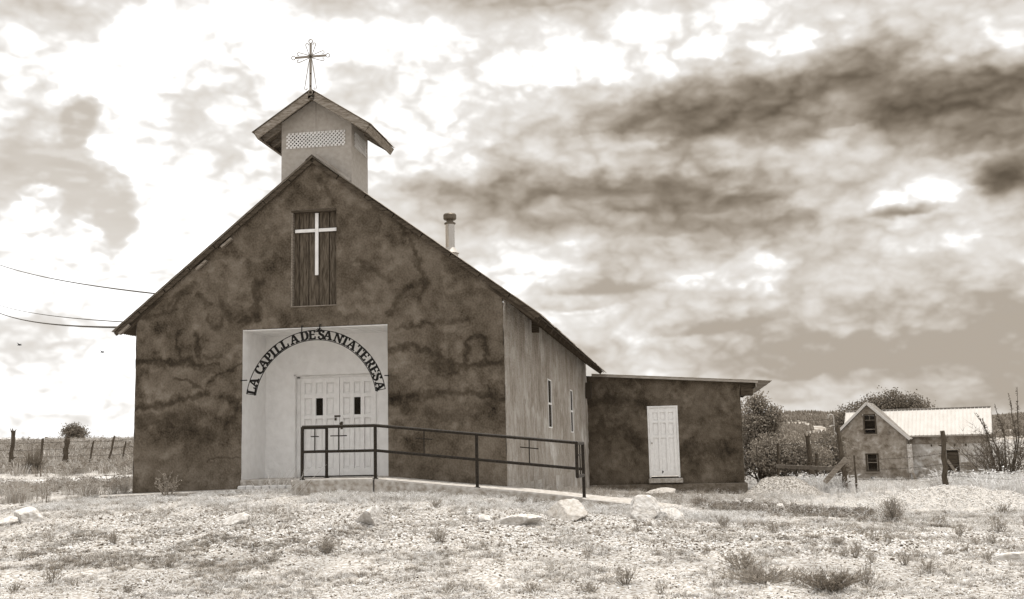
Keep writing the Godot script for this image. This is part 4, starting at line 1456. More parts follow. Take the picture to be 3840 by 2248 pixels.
# ---------------------------------------------------------------- grass, weeds
func grass_mesh(seed_: int, blades: int, spread: float, bend: float, width: float, seeds: bool) -> ArrayMesh:
	# one tuft, one unit high
	var r := RandomNumberGenerator.new()
	r.seed = seed_
	var mb := MB.new()
	for k in blades:
		var a := r.randf() * TAU
		var q := sqrt(r.randf()) * spread
		var p := Vector3(cos(a) * q, -0.04, sin(a) * q)
		var d := Vector3(cos(a + r.randf_range(-0.8, 0.8)), 0, sin(a + r.randf_range(-0.8, 0.8)))
		var h := r.randf_range(0.45, 1.0)
		var be := bend * r.randf_range(0.3, 1.2)
		var w := Vector3(-d.z, 0, d.x).rotated(Vector3.UP, r.randf_range(-1.0, 1.0)) * width
		var m1 := p + Vector3(0, h * 0.55, 0) + d * be * 0.28
		var m2 := p + Vector3(0, h * 0.9, 0) + d * be * 0.75
		var tip := p + Vector3(0, h * (0.98 - be * 0.12), 0) + d * be * 1.2
		mb.quad(p - w, p + w, m1 + w * 0.8, m1 - w * 0.8)
		mb.quad(m1 - w * 0.8, m1 + w * 0.8, m2 + w * 0.5, m2 - w * 0.5)
		if seeds and r.randf() < 0.6:
			var s := w.normalized() * width * 3.2
			mb.quad(m2, m2.lerp(tip, 0.5) - s, tip, m2.lerp(tip, 0.5) + s)
			var u := Vector3.UP * width * 2.5
			mb.quad(m2, m2.lerp(tip, 0.5) - u, tip, m2.lerp(tip, 0.5) + u)
		else:
			mb.tri(m2 - w * 0.5, m2 + w * 0.5, tip)
	return mb.mesh()

func twig_plant(seed_: int, h: float, spread: float, stems: int, leaf: float, up := 1.0) -> ArrayMesh:
	var r := RandomNumberGenerator.new()
	r.seed = seed_
	var mb := MB.new()
	for k in stems:
		var a := r.randf() * TAU
		var out := r.randf_range(0.15, 1.0) * spread
		var hh := h * r.randf_range(0.6, 1.0) * sqrt(maxf(0.1, 1.0 - pow(out / spread, 2.0) * 0.6 * up))
		var p0 := Vector3(cos(a), 0, sin(a)) * 0.02
		var tip := Vector3(cos(a) * out, hh, sin(a) * out)
		var midp := p0.lerp(tip, 0.5) + Vector3(r.randfn() * 0.03, -hh * 0.08 + r.randfn() * 0.02, r.randfn() * 0.03)
		mb.tube([p0 - Vector3(0, 0.03, 0), midp, tip], [0.0055, 0.0038, 0.0015], 3, false)
		for b in 4:
			var f := r.randf_range(0.3, 0.95)
			var s: Vector3 = p0.lerp(midp, f * 2.0) if f < 0.5 else midp.lerp(tip, f * 2.0 - 1.0)
			var dir := ((tip - p0).normalized() + Vector3(r.randfn(), r.randfn() * 0.6 + 0.3, r.randfn()) * 0.7).normalized()
			var e := s + dir * h * r.randf_range(0.12, 0.32)
			mb.tube([s, e], [0.003, 0.001], 3, false)
			for l in 5:
				var q := s.lerp(e, r.randf_range(0.2, 1.1))
				var d := Vector3(r.randfn(), r.randfn() + 0.4, r.randfn()).normalized() * leaf * r.randf_range(0.6, 1.3)
				var w := d.cross(Vector3(r.randfn(), r.randfn(), r.randfn())).normalized() * leaf * 0.28
				mb.quad(q, q + d * 0.5 - w, q + d, q + d * 0.5 + w)
	return mb.mesh()

# how much tall vegetation stands at a place (0..1) in the yard
func in_solid(x: float, z: float) -> bool:
	if x > -7.75 and x < 0.12 and z < 0.05 and z > -17.4:
		return true
	if x > -0.1 and x < 5.35 and z < -17.1 and z > -23.5:
		return true
	if x > -3.85 and x < 2.9 and z > -0.05 and z < 1.30:
		return true
	if x > -7.95 and x < -3.7 and z > -0.05 and z < 0.66:
		return true
	# the two heaps of gravel
	if Vector2((x - 6.25) / 1.1, (z + 15.7) / 1.3).length() < 0.9 or Vector2((x - 9.9) / 2.9, (z + 8.6) / 1.8).length() < 0.95:
		return true
	return false

func build_cover() -> void:
	# loose gravel on the yard
	var cam := Vector2(3.32, 20.02)
	var bufs := [PackedFloat32Array(), PackedFloat32Array(), PackedFloat32Array()]
	var patch := noise(77, 0.55, 4)
	for k in 190000:
		var z := 9.6 - pow(rng.randf(), 1.25) * 15.5
		var d := 20.02 - z
		var x := 3.32 - d * 0.158 + rng.randf_range(-1.0, 1.0) * (d * 0.50 + 0.6)
		if in_solid(x, z) or z < 1.3 and x < 3.4:
			continue
		var g := patch.get_noise_2d(x, z)
		# coarse stones lie in a band before the boulders; elsewhere the gravel is finer and broken by bare soil
		var band := smoothstep(-7.5, -5.0, x) * (1.0 - smoothstep(1.0, 2.2, absf(z - 4.6 + x * 0.05)))
		if rng.randf() > 0.42 + g * 0.9 + band * 0.5:
			continue
		var s := 0.013 + 0.017 * pow(rng.randf(), 2.0) + band * 0.024 * rng.randf()
		if rng.randf() < 0.006:
			s *= 1.9
		append_xf(bufs[k % 3], Vector3(x, gy(x, z) + s * 0.12, z), s * 1.3, s, rng.randf() * TAU, rng.randf_range(-0.4, 0.4), lumv(rng.randf_range(0.30, 0.66) if rng.randf() > 0.20 else rng.randf_range(0.05, 0.2)))
	for i in 3:
		var o := multimesh("gravel", pebble_mesh(20 + i), M.pebble, bufs[i])
		tag(o, "loose pale gravel strewn over the yard", "gravel")
	# grass: [name, label, mesh, [x0, x1, z0, z1], count, height lo, hi, reflectance lo, hi, patch threshold]
	var short_ := [grass_mesh(1, 16, 0.35, 0.6, 0.030, false), grass_mesh(2, 16, 0.4, 0.8, 0.030, false)]
	var seedy := [grass_mesh(3, 14, 0.30, 0.75, 0.016, true), grass_mesh(4, 12, 0.28, 0.6, 0.016, true)]
	var tall := [grass_mesh(5, 20, 0.20, 0.45, 0.010, true), grass_mesh(6, 22, 0.24, 0.35, 0.010, false)]
	var field := [grass_mesh(7, 26, 0.6, 0.5, 0.020, true), grass_mesh(8, 26, 0.7, 0.5, 0.020, false)]
	var Z := [
		["yard_grass", "short bleached grass scattered over the gravel yard", short_, [-9.0, 14.0, -6.0, 9.6], 42000, 0.03, 0.08, 0.18, 0.62, -0.02],
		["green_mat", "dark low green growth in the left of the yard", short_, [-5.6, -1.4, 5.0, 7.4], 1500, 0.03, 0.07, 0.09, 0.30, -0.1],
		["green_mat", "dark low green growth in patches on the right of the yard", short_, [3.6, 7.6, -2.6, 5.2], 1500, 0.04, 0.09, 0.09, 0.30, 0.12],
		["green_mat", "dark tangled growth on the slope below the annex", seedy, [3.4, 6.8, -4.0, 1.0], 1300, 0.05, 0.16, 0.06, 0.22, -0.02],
		["verge_grass", "pale seeding grass along the foot of the ramp", seedy, [-8.2, 4.6, 0.66, 3.0], 4200, 0.04, 0.12, 0.50, 0.82, -0.25],
		["shade_grass", "taller grass against the side of the chapel and annex", tall, [0.2, 5.9, -16.9, 0.4], 1700, 0.07, 0.26, 0.18, 0.52, -0.1],
		["bank_grass", "mixed pale grass on the slope right of the ramp", seedy, [2.6, 13.0, -15.0, 3.0], 4200, 0.04, 0.15, 0.36, 0.80, -0.05],
		["weed_strip", "tangled weeds between the chapel and the road", tall, [-24.0, -7.8, -11.5, 1.2], 5200, 0.10, 0.42, 0.12, 0.50, -0.05],
		["fence_grass", "low bleached grass along the right-hand fence", tall, [5.6, 19.0, -30.0, -12.5], 2600, 0.12, 0.34, 0.40, 0.80, 0.0],
		["fence_grass", "tall bleached tufts round the crooked fence post", tall, [6.9, 8.7, -21.5, -17.2], 420, 0.35, 0.80, 0.45, 0.82, -0.3],
		["fence_grass", "tall bleached grass right of the squared fence post", tall, [11.4, 17.5, -20.0, -11.5], 1500, 0.35, 0.85, 0.45, 0.82, -0.1],
		["house_grass", "pale grass in front of the old house", tall, [6.0, 30.0, -51.0, -28.0], 4200, 0.14, 0.38, 0.34, 0.76, -0.1],
		["field_grass", "dry grass of the field beyond the road", field, [-62.0, -11.0, -62.0, -17.0], 14000, 0.22, 0.60, 0.14, 0.46, -0.4],
		["far_field_grass", "dry grass on the rise behind the fence", field, [-120.0, -30.0, -125.0, -60.0], 9000, 0.4, 0.9, 0.18, 0.48, -0.4]]
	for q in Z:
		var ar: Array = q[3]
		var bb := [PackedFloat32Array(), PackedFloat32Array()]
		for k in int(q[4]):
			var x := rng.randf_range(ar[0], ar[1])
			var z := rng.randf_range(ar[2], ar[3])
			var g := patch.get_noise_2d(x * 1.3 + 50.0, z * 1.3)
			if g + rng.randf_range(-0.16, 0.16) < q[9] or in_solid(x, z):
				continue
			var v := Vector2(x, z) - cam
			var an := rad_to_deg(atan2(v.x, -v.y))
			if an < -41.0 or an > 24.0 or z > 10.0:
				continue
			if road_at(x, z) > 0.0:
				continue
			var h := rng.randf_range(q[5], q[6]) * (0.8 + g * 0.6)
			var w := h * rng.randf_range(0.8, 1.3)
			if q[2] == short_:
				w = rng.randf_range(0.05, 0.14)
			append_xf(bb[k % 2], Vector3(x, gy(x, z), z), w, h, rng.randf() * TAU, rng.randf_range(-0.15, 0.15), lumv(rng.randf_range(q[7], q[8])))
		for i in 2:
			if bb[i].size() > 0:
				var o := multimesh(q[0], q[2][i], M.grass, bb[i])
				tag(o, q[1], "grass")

func road_at(x: float, z: float) -> float:
	# 1 on the road that passes behind the chapel on the left
	var p := Vector2(x, z)
	var a := Vector2(-40.0, -6.5)
	var b := Vector2(-8.0, -17.5)
	var t := (b - a).normalized()
	var d := absf((p - a).dot(Vector2(-t.y, t.x)))
	return 1.0 if d < 1.75 and x < -7.0 else 0.0

func build_road() -> void:
	var a := Vector2(-60.0, 0.4)
	var b := Vector2(-8.0, -17.5)
	var t := Vector2(32.0, -11.0).normalized()
	var n := Vector2(-t.y, t.x)
	a = Vector2(-40.0, -6.5) - t * 25.0
	var mb := MB.new()
	for i in 160:
		for j in 6:
			var c := []
			for q in [[0, 0], [1, 0], [1, 1], [0, 1]]:
				var p: Vector2 = a + t * ((i + q[0]) * 0.4) + n * (-1.7 + (j + q[1]) * 0.567)
				c.append(Vector3(p.x, gy(p.x, p.y) + 0.035, p.y))
			mb.quad(c[3], c[2], c[1], c[0])
	structure("road", mb.mesh(), M.road)

func build_weeds() -> void:
	var kinds := [twig_plant(1, 0.30, 0.20, 16, 0.022), twig_plant(2, 0.24, 0.24, 20, 0.018), twig_plant(3, 0.36, 0.22, 26, 0.020), twig_plant(4, 0.18, 0.26, 24, 0.016)]
	var W := [
		[7.42, 1.16, 1, 0.85, "low spreading twiggy shrub at the foot of the broad gravel heap", 0],
		[7.93, 2.67, 0, 0.8, "small sprig right of the twiggy shrub on open gravel", 0],
		[7.17, 3.46, 0, 0.7, "thin sprig on gravel below the twiggy shrub", 0],
		[5.98, 6.99, 1, 0.75, "forked low weed alone on the pale gravel at right", 0],
		[5.80, 6.55, 0, 0.6, "small weed just left of the forked low weed", 0],
		[5.16, 7.81, 0, 0.8, "loose grey weed between the dark bush and forked weed", 0],
		[5.35, 5.92, 0, 0.7, "upright thin weed left of the dark mat patches", 0],
		[9.81, -4.02, 1, 1.2, "wide twiggy shrub on the right flank of the gravel heap", 0],
		[7.06, 4.72, 0, 0.35, "tiny sprout on bare gravel near the right edge", 0],
		[6.50, -0.59, 1, 1.1, "pale tangled shrub left of the round weed", 0],
		[5.47, 6.34, 0, 0.5, "little weed beside the upright thin weed", 0],
		[2.59, 4.54, 0, 0.5, "dark tuft in gravel below the tall white boulder", 1],
		[-7.47, 0.95, 3, 0.5, "dark tuft at the left corner of the chapel", 1],
		[-1.32, 5.18, 3, 0.35, "dark little clump in gravel below the angular boulder", 1],
		[-4.38, 8.45, 3, 0.5, "dark tuft at the lower left corner of the yard", 1],
		[-3.00, 8.40, 3, 0.5, "dark tuft near the bottom edge, left of centre", 1],
		[-6.40, 0.80, 0, 1.5, "leafy weed growing against the chapel wall at left", 0],
		[-4.24, 7.94, 0, 0.8, "thin grey weed in the lower left gravel", 0],
		[-3.15, 7.10, 0, 0.45, "small sprig below the dark green mat", 0],
		[0.70, 8.30, 3, 0.45, "flat weed at the bottom edge near the middle", 0],
		[3.00, 8.35, 0, 0.5, "faint sprig at the bottom edge left of the bush", 0],
		[8.55, 2.0, 0, 0.6, "sprig on gravel near the right edge of the yard", 0],
		[2.05, 6.4, 0, 0.45, "pale sprig in the middle of the gravel", 0]]
	for w in W:
		var o := put("weed", kinds[w[2]], M.weeddark if w[5] == 1 else M.weed)
		o.position = Vector3(w[0], gy(w[0], w[1]) - 0.005, w[1])
		o.scale = Vector3.ONE * float(w[3])
		o.rotation.y = rng.randf() * TAU
		tag(o, w[4], "weed", "weeds in the yard")
	var sprig := noise(140, 0.4, 3)
	var made := 0
	while made < 46:
		var x := rng.randf_range(-6.0, 11.0)
		var z := rng.randf_range(-3.5, 8.4)
		var v := Vector2(x - 3.32, z - 20.02)
		var an := rad_to_deg(atan2(v.x, -v.y))
		if an < -34.0 or an > 17.0 or in_solid(x, z) or (x < 3.2 and z < 1.6) or sprig.get_noise_2d(x, z) < (-0.05 if x > 3.0 else 0.12):
			continue
		var o := put("dry_sprig", kinds[made % 4], M.weed)
		o.position = Vector3(x, gy(x, z) - 0.01, z)
		o.scale = Vector3.ONE * rng.randf_range(0.3, 0.75)
		o.rotation.y = rng.randf() * TAU
		tag(o, "tiny dry sprig scattered on the open gravel yard", "weed", "tiny sprigs on the gravel")
		made += 1
	var big := [["dark bushy weed at the bottom right of the yard", 4.74, 8.05, 0.22, 0.46, 110, 0.020], ["loose grey bush left of the dark bottom bush", 4.10, 7.75, 0.18, 0.55, 110, 0.018], ["sprawling weed above the loose grey bush", 3.92, 6.88, 0.20, 0.40, 50, 0.02], ["rounded upright weed in front of the gravel heap", 6.69, 1.07, 0.46, 0.26, 60, 0.02]]
	var k := 0
	for b in big:
		var o := put("bush", twig_plant(60 + k, b[3], b[4], b[5], b[6], 0.8), M.weeddark if k == 0 else M.weed)
		o.position = Vector3(b[1], gy(b[1], b[2]) - 0.01, b[2])
		tag(o, b[0], "bush", "bushy weeds in the yard")
		k += 1
	# the long grass stalks beside the porch step
	var mb := MB.new()
	for i in 26:
		var p := Vector3(rng.randf_range(-0.45, 0.45), 0, rng.randf_range(-0.1, 0.1))
		var d := Vector3(rng.randf_range(-0.25, 0.55), rng.randf_range(0.3, 0.62), rng.randf_range(-0.1, 0.2))
		mb.tube([p, p + d * 0.55, p + d + Vector3(0.05, -0.03, 0)], [0.005, 0.004, 0.002], 3, false)
	var st := put("grass_stalks", mb.mesh(), M.straw)
	st.position = Vector3(-4.0, gy(-4.0, 1.35) - 0.01, 1.36)
	tag(st, "long pale grass stalks leaning before the porch step", "plant")

# ---------------------------------------------------------------- trees
func leafy(mb: MB, ctr: Vector3, rad: Vector3, clumps: int, per: int, leaf: float, r: RandomNumberGenerator) -> void:
	for k in clumps:
		var d := Vector3(r.randfn(), r.randfn(), r.randfn()).normalized()
		var q := pow(r.randf(), 0.45)
		if d.y < -0.35:
			q *= 0.8
		var c := ctr + d * rad * q
		var cr := leaf * r.randf_range(1.6, 3.4)
		for i in per:
			var p := c + Vector3(r.randfn(), r.randfn() * 0.8, r.randfn()) * cr * 0.6
			var a := (d * 0.5 + Vector3(r.randfn(), r.randfn(), r.randfn())).normalized() * leaf * r.randf_range(0.6, 1.2)
			var w := a.cross(Vector3(r.randfn(), r.randfn() + 0.3, r.randfn())).normalized() * leaf * 0.36
			mb.quad(p, p + a * 0.5 - w, p + a, p + a * 0.5 + w)

func tree(called: String, label: String, at: Vector3, trunk: float, blobs: Array, clumps: int, per: int, leaf: float, seed_: int, m: Material, group := "") -> void:
	var t := thing(called, label, "tree" if called.ends_with("tree") else "bush", at, 0.0, group)
	var r := RandomNumberGenerator.new()
	r.seed = seed_
	var mb := MB.new()
	var fork := Vector3(r.randf_range(-0.15, 0.15), trunk, 0)
	if called.ends_with("tree"):
		mb.tube([Vector3(0, -0.2, 0), Vector3(0.04, trunk * 0.5, 0.03), fork], [0.16, 0.12, 0.09], 8, false)
		put("trunk", mb.mesh(), M.bark, t)
	mb = MB.new()
	for b in blobs:
		var c: Vector3 = b[0]
		for k in 5:
			var s := fork if called.ends_with("tree") else Vector3(r.randf_range(-0.3, 0.3), -0.05, r.randf_range(-0.2, 0.2))
			var e := c + Vector3(r.randfn(), r.randfn(), r.randfn()) * (b[1] as Vector3) * 0.45
			var mid := s.lerp(e, 0.5) + Vector3(r.randfn() * 0.12, r.randf() * 0.1, r.randfn() * 0.12)
			mb.tube([s, mid, e], [0.055, 0.035, 0.012], 5, false)
			for j in 4:
				var e2 := c + Vector3(r.randfn(), r.randfn(), r.randfn()).normalized() * (b[1] as Vector3) * 0.85
				mb.tube([mid.lerp(e, r.randf()), e2], [0.018, 0.006], 4, false)
	put("limbs", mb.mesh(), M.bark, t)
	mb = MB.new()
	for b in blobs:
		leafy(mb, b[0], b[1], int(clumps * float(b[2])), per, leaf, r)
	put("crown", mb.mesh(), m, t)

func bare_branch(mb: MB, p: Vector3, d: Vector3, len_: float, rad: float, depth: int, r: RandomNumberGenerator) -> void:
	var pts := [p]
	var rads := [rad]
	var q := p
	var dir := d
	for k in 4:
		dir = (dir + Vector3(r.randfn(), r.randfn() * 0.5 + 0.12, r.randfn()) * 0.13).normalized()
		q = q + dir * len_ / 4.0
		pts.append(q)
		rads.append(rad * (1.0 - 0.2 * (k + 1)))
		if depth > 0:
			var nb := 2 if depth > 1 else 3
			for b in nb:
				if r.randf() < 0.75:
					var side := (dir * 0.75 + Vector3(r.randfn(), r.randfn() * 0.6 + 0.35, r.randfn()) * 0.6).normalized()
					bare_branch(mb, q, side, len_ * r.randf_range(0.28, 0.5), rad * 0.45, depth - 1, r)
	mb.tube(pts, rads, 4, false)

func build_trees() -> void:
	var g := "trees and bushes round the old house"
	var b1 := Vector3(6.9, 0, -31.9)
	b1.y = gy(b1.x, b1.z)
	tree("tall_bush", "tall leafy bush rising behind the annex corner", b1, 0.6, [[Vector3(-0.3, 2.6, 0), Vector3(0.95, 1.35, 0.9), 1.0], [Vector3(0.35, 1.5, 0.2), Vector3(1.0, 1.2, 0.9), 0.8], [Vector3(-0.9, 1.2, 0), Vector3(0.8, 1.1, 0.9), 0.5], [Vector3(0.55, 3.1, 0.1), Vector3(0.38, 0.45, 0.4), 0.25], [Vector3(-0.1, 3.75, 0), Vector3(0.42, 0.45, 0.4), 0.2]], 480, 12, 0.11, 21, M.leaf, g)
	var b2 := Vector3(8.0, 0, -29.9)
	b2.y = gy(b2.x, b2.z)
	tree("round_bush", "dense rounded bush in front of the tall one", b2, 0.4, [[Vector3(-0.4, 1.25, 0), Vector3(1.25, 1.05, 1.0), 1.2], [Vector3(0.75, 1.15, 0.1), Vector3(0.95, 0.75, 0.8), 0.8], [Vector3(-1.1, 1.4, 0), Vector3(0.7, 0.9, 0.8), 0.5]], 460, 12, 0.10, 22, M.leaf, g)
	var b3 := Vector3(10.9, 0, -41.5)
	b3.y = gy(b3.x, b3.z)
	tree("broad_bush", "dark broad-leaved bush against the left wall of the house", b3, 0.4, [[Vector3(0.2, 1.7, 0), Vector3(0.95, 1.1, 0.9), 1.0], [Vector3(-0.8, 1.1, 0), Vector3(0.9, 0.9, 0.8), 0.8], [Vector3(0.6, 0.8, 0.2), Vector3(0.8, 0.7, 0.7), 0.6]], 260, 10, 0.13, 23, M.leafdark, g)
	var t1 := Vector3(18.6, 0, -66.0)
	t1.y = gy(t1.x, t1.z)
	tree("shade_tree", "large dark tree behind the metal roof of the house", t1, 2.4, [[Vector3(-2.3, 4.35, 0), Vector3(1.5, 1.0, 1.3), 0.9], [Vector3(-0.9, 5.0, 0.2), Vector3(1.0, 0.85, 1.0), 0.6], [Vector3(0.6, 5.2, 0), Vector3(1.15, 1.1, 1.1), 0.9], [Vector3(2.1, 4.9, 0), Vector3(1.3, 0.95, 1.2), 0.8], [Vector3(-3.3, 3.7, 0), Vector3(0.9, 0.9, 0.9), 0.4], [Vector3(0.3, 4.0, 0), Vector3(2.4, 1.2, 1.4), 1.0]], 330, 12, 0.16, 24, M.leafdark, g)
	var b4 := Vector3(22.6, 0, -43.4)
	b4.y = gy(b4.x, b4.z)
	tree("edge_bush", "leafy bush at the right edge behind the bare shrub", b4, 0.4, [[Vector3(0, 2.4, 0), Vector3(0.85, 1.1, 0.9), 1.0], [Vector3(0.2, 1.1, 0), Vector3(1.1, 1.0, 0.9), 1.0]], 280, 10, 0.12, 25, M.leafdark, g)
	# thorny shrub without leaves
	var p := Vector3(18.6, 0, -36.0)
	p.y = gy(p.x, p.z)
	var sh := thing("bare_shrub", "big leafless thorny shrub at the right edge before the house", "shrub", p)
	var r := RandomNumberGenerator.new()
	r.seed = 5
	for k in 46:
		var a := TAU * k / 46.0 + r.randf()
		var out := r.randf_range(0.15, 1.1)
		var d := Vector3(cos(a) * out, r.randf_range(0.7, 1.3), sin(a) * out * 0.7).normalized()
		var mb := MB.new()
		bare_branch(mb, Vector3(cos(a), 0, sin(a)) * r.randf_range(0.0, 0.5) - Vector3(0, 0.05, 0), d, r.randf_range(1.4, 2.5), 0.030, 2, r)
		put("branch", mb.mesh(), M.twig, sh)
	for q in [[Vector3(-0.55, 2.0, 0), Vector3(-0.75, 3.2, 0)], [Vector3(0.2, 2.2, 0), Vector3(-0.15, 3.9, 0)], [Vector3(0.75, 2.2, 0), Vector3(0.55, 4.4, 0)], [Vector3(0.85, 2.2, 0), Vector3(0.95, 4.7, 0)], [Vector3(-0.2, 1.8, 0), Vector3(-1.05, 3.5, 0)]]:
		var mb := MB.new()
		var a: Vector3 = q[0]
		var b: Vector3 = q[1]
		var pts := [Vector3(a.x * 0.4, 0.0, 0.0), a]
		for i in 4:
			pts.append(a.lerp(b, (i + 1) / 4.0) + Vector3(r.randfn() * 0.04, 0, r.randfn() * 0.04))
		mb.tube(pts, [0.036, 0.032, 0.026, 0.02, 0.015, 0.008], 5, false)
		for i in 60:
			var f := r.randf()
			var s := a.lerp(b, f)
			mb.tube([s, s + Vector3(r.randfn(), absf(r.randfn()), r.randfn()).normalized() * 0.22 * (1.2 - f)], [0.016, 0.009], 3, false)
		put("shoot", mb.mesh(), M.twig, sh)
	# spiny plant and field trees on the left
	p = Vector3(-21.8, 0, -18.6)
	p.y = gy(p.x, p.z)
	var mb2 := MB.new()
	for k in 260:
		var a := r.randf() * TAU
		var el := r.randf_range(0.1, 1.5)
		var d := Vector3(cos(a) * cos(el), sin(el), sin(a) * cos(el))
		var s := Vector3(0, r.randf_range(0.05, 0.35), 0) + Vector3(r.randf_range(-0.25, 0.25), 0, r.randf_range(-0.2, 0.2))
		var w := d.cross(Vector3.UP).normalized() * 0.016
		mb2.tri(s - w, s + w, s + d * r.randf_range(0.5, 1.05))
	var yu := put("spiny_plant", mb2.mesh(), M.leafdark)
	yu.position = p
	tag(yu, "spiky dark plant between the posts of the left fence", "plant")
	p = Vector3(-78.7, 0, -115.0)
	p.y = gy(p.x, p.z) + 0.25
	tree("round_tree", "small round tree on the skyline at left", p, 0.5, [[Vector3(0, 1.25, 0), Vector3(1.6, 1.05, 1.5), 1.4], [Vector3(-0.3, 1.7, 0), Vector3(1.0, 0.7, 1.0), 0.6], [Vector3(0.5, 0.8, 0), Vector3(1.2, 0.6, 1.0), 0.6]], 230, 9, 0.20, 31, M.leafdark)
	p = Vector3(-76.6, 0, -106.9)
	p.y = gy(p.x, p.z) - 0.1
	tree("low_bush", "low bush beside the skyline tree at left", p, 0.2, [[Vector3(0, 0.35, 0), Vector3(1.2, 0.55, 0.8), 1.0], [Vector3(-0.9, 0.25, 0), Vector3(0.5, 0.5, 0.5), 0.4]], 110, 8, 0.14, 32, M.leaf)
	# a few low bushes far off on the skyline
	for q in [[-57.5, -124.0, "far low bush on the skyline right of the round tree"], [-49.0, -128.0, "farthest low bush on the skyline beside the chapel"]]:
		p = Vector3(q[0], gy(q[0], q[1]) - 0.05, q[1])
		tree("low_bush", q[2], p, 0.2, [[Vector3(0, 0.3, 0), Vector3(1.5, 0.5, 0.8), 0.8]], 90, 8, 0.14, 33, M.leafdark)

# ---------------------------------------------------------------- old house
func build_house() -> void:
	var base := Vector3(12.68, 0, -51.39)
	base.y = -1.79
	var hs := thing("old_house", "abandoned plastered house with white metal roof and dark windows", "house", base, deg_to_rad(-16.0))
	var w1 := Rect2(1.93, 2.86, 0.74, 1.26)
	var w2 := Rect2(1.90, 0.52, 0.80, 1.13)
	var gab := func(s: float) -> float: return 2.58 + (2.2 - absf(s - 2.2)) * 0.955
	var st := straight(Vector2(0, 0), Vector2(4.4, 0), 0.12, 0.0, 0.0, [w1.position.x, w1.end.x, w2.position.x, w2.end.x, 2.2])
	put("gable_wall", wall(st[0], st[1], span(-0.4, 4.7, 0.12, [w1.position.y, w1.end.y, w2.position.y, w2.end.y]), gab, [w1, w2], 0.014, 0.0, 5.0, 3.0), M.housewall, hs)
	st = straight(Vector2(0, -5.6), Vector2(0, 0), 0.3, 0.0, 0.0)
	put("side_wall", wall(st[0], st[1], span(-0.4, 2.6, 0.3), func(_s): return 2.6, [], 0.01, 0.0, 5.0), M.housewall, hs)
	st = straight(Vector2(4.4, 0), Vector2(4.4, -1.5), 0.3, 0.0, 0.0)
	put("side_wall", wall(st[0], st[1], span(-0.4, 2.6, 0.3), func(_s): return 2.6, [], 0.01, 0.0, 5.0), M.housewall, hs)
	var dr := Rect2(2.20, -0.6, 0.70, 2.34)
	st = straight(Vector2(4.4, -1.5), Vector2(9.05, -1.5), 0.15, 0.0, 0.0, [2.20, 2.90])
	put("wing_wall", wall(st[0], st[1], span(-0.4, 2.14, 0.15, [1.74]), func(_s): return 2.14, [dr], 0.01, 0.0, 5.0, 1.0), M.wingwall, hs)
	st = straight(Vector2(4.4, -1.515), Vector2(9.05, -1.515), 0.15, 0.0, 0.0)
	put("upper_band", wall(st[0], st[1], span(2.14, 2.75, 0.15), func(_s): return 2.75, [], 0.008, 0.0, 5.0, 2.0), M.housewall, hs)
	st = straight(Vector2(9.05, -1.5), Vector2(9.05, -5.3), 0.3, 0.0, 0.0)
	put("end_wall", wall(st[0], st[1], span(-0.4, 4.3, 0.3), func(s): return 2.7 + (1.9 - absf(s - 1.9)) * 0.86, [], 0.01, 0.0, 5.0), M.housewall, hs)
	st = straight(Vector2(9.05, -5.4), Vector2(0, -5.4), 0.4, 0.0, 0.0)
	put("back_wall", wall(st[0], st[1], span(-0.4, 2.7, 0.3), func(_s): return 2.7, [], 0.01, 0.0, 5.0), M.housewall, hs)
	# windows of the gable
	for w in [w1, w2]:
		var r: Rect2 = w
		var wn := group_node("window", hs)
		var mb := MB.new()
		for s in [-1.0, 1.0]:
			mb.box(Vector3(r.get_center().x + s * (r.size.x * 0.5 - 0.03), r.get_center().y, -0.03), Vector3(0.07, r.size.y, 0.12), Basis.IDENTITY, 0.006)
			mb.box(Vector3(r.get_center().x, r.get_center().y + s * (r.size.y * 0.5 - 0.03), -0.032), Vector3(r.size.x - 0.1, 0.07, 0.11), Basis.IDENTITY, 0.006)
		put("frame", mb.mesh(), M.darkwood, wn)
		mb = MB.new()
		if w == w1:
			mb.box(Vector3(r.get_center().x, r.position.y + 0.30, -0.07), Vector3(r.size.x - 0.14, 0.04, 0.04))
			mb.box(Vector3(r.get_center().x, r.position.y + 0.88, -0.07), Vector3(r.size.x - 0.14, 0.03, 0.04))
			mb.box(Vector3(r.get_center().x, r.end.y - 0.2, -0.07), Vector3(0.025, 0.34, 0.03))
		else:
			for s in [-1.0, 1.0]:
				mb.box(Vector3(r.get_center().x + s * 0.29, r.get_center().y, -0.06), Vector3(0.04, r.size.y - 0.14, 0.04))
			mb.box(Vector3(r.get_center().x, r.get_center().y, -0.06), Vector3(0.54, 0.04, 0.04))
		put("sash", mb.mesh(), M.greywood, wn)
		mb = MB.new()
		mb.box(Vector3(r.get_center().x, r.get_center().y + (0.15 if w == w1 else 0.0), -0.09), Vector3(r.size.x - 0.12, r.size.y - (0.42 if w == w1 else 0.12), 0.006))
		put("pane", mb.mesh(), M.glass, wn)
		mb = MB.new()
		mb.box(Vector3(r.get_center().x, r.position.y - 0.045, 0.03), Vector3(r.size.x + 0.16, 0.07, 0.14), Basis.IDENTITY, 0.01)
		put("sill", mb.mesh(), M.housewall2, wn)
	var mb3 := MB.new()
	mb3.lathe(Vector3.ZERO, [Vector2(0.11, 0.0), Vector2(0.11, 0.03), Vector2(0.085, 0.035), Vector2(0.08, 0.005), Vector2(0.0, 0.005)], 16)
	for i in mb3.v.size():
		mb3.v[i] = Vector3(3.41 + mb3.v[i].x, 2.91 - mb3.v[i].z, 0.005 + mb3.v[i].y)
		mb3.n[i] = Vector3(mb3.n[i].x, -mb3.n[i].z, mb3.n[i].y)
	for k in 3:
		var a := TAU * k / 3.0
		mb3.beam(Vector3(3.41, 2.91, 0.03), Vector3(3.41 + cos(a) * 0.1, 2.91 + sin(a) * 0.1, 0.03), 0.03, 0.02)
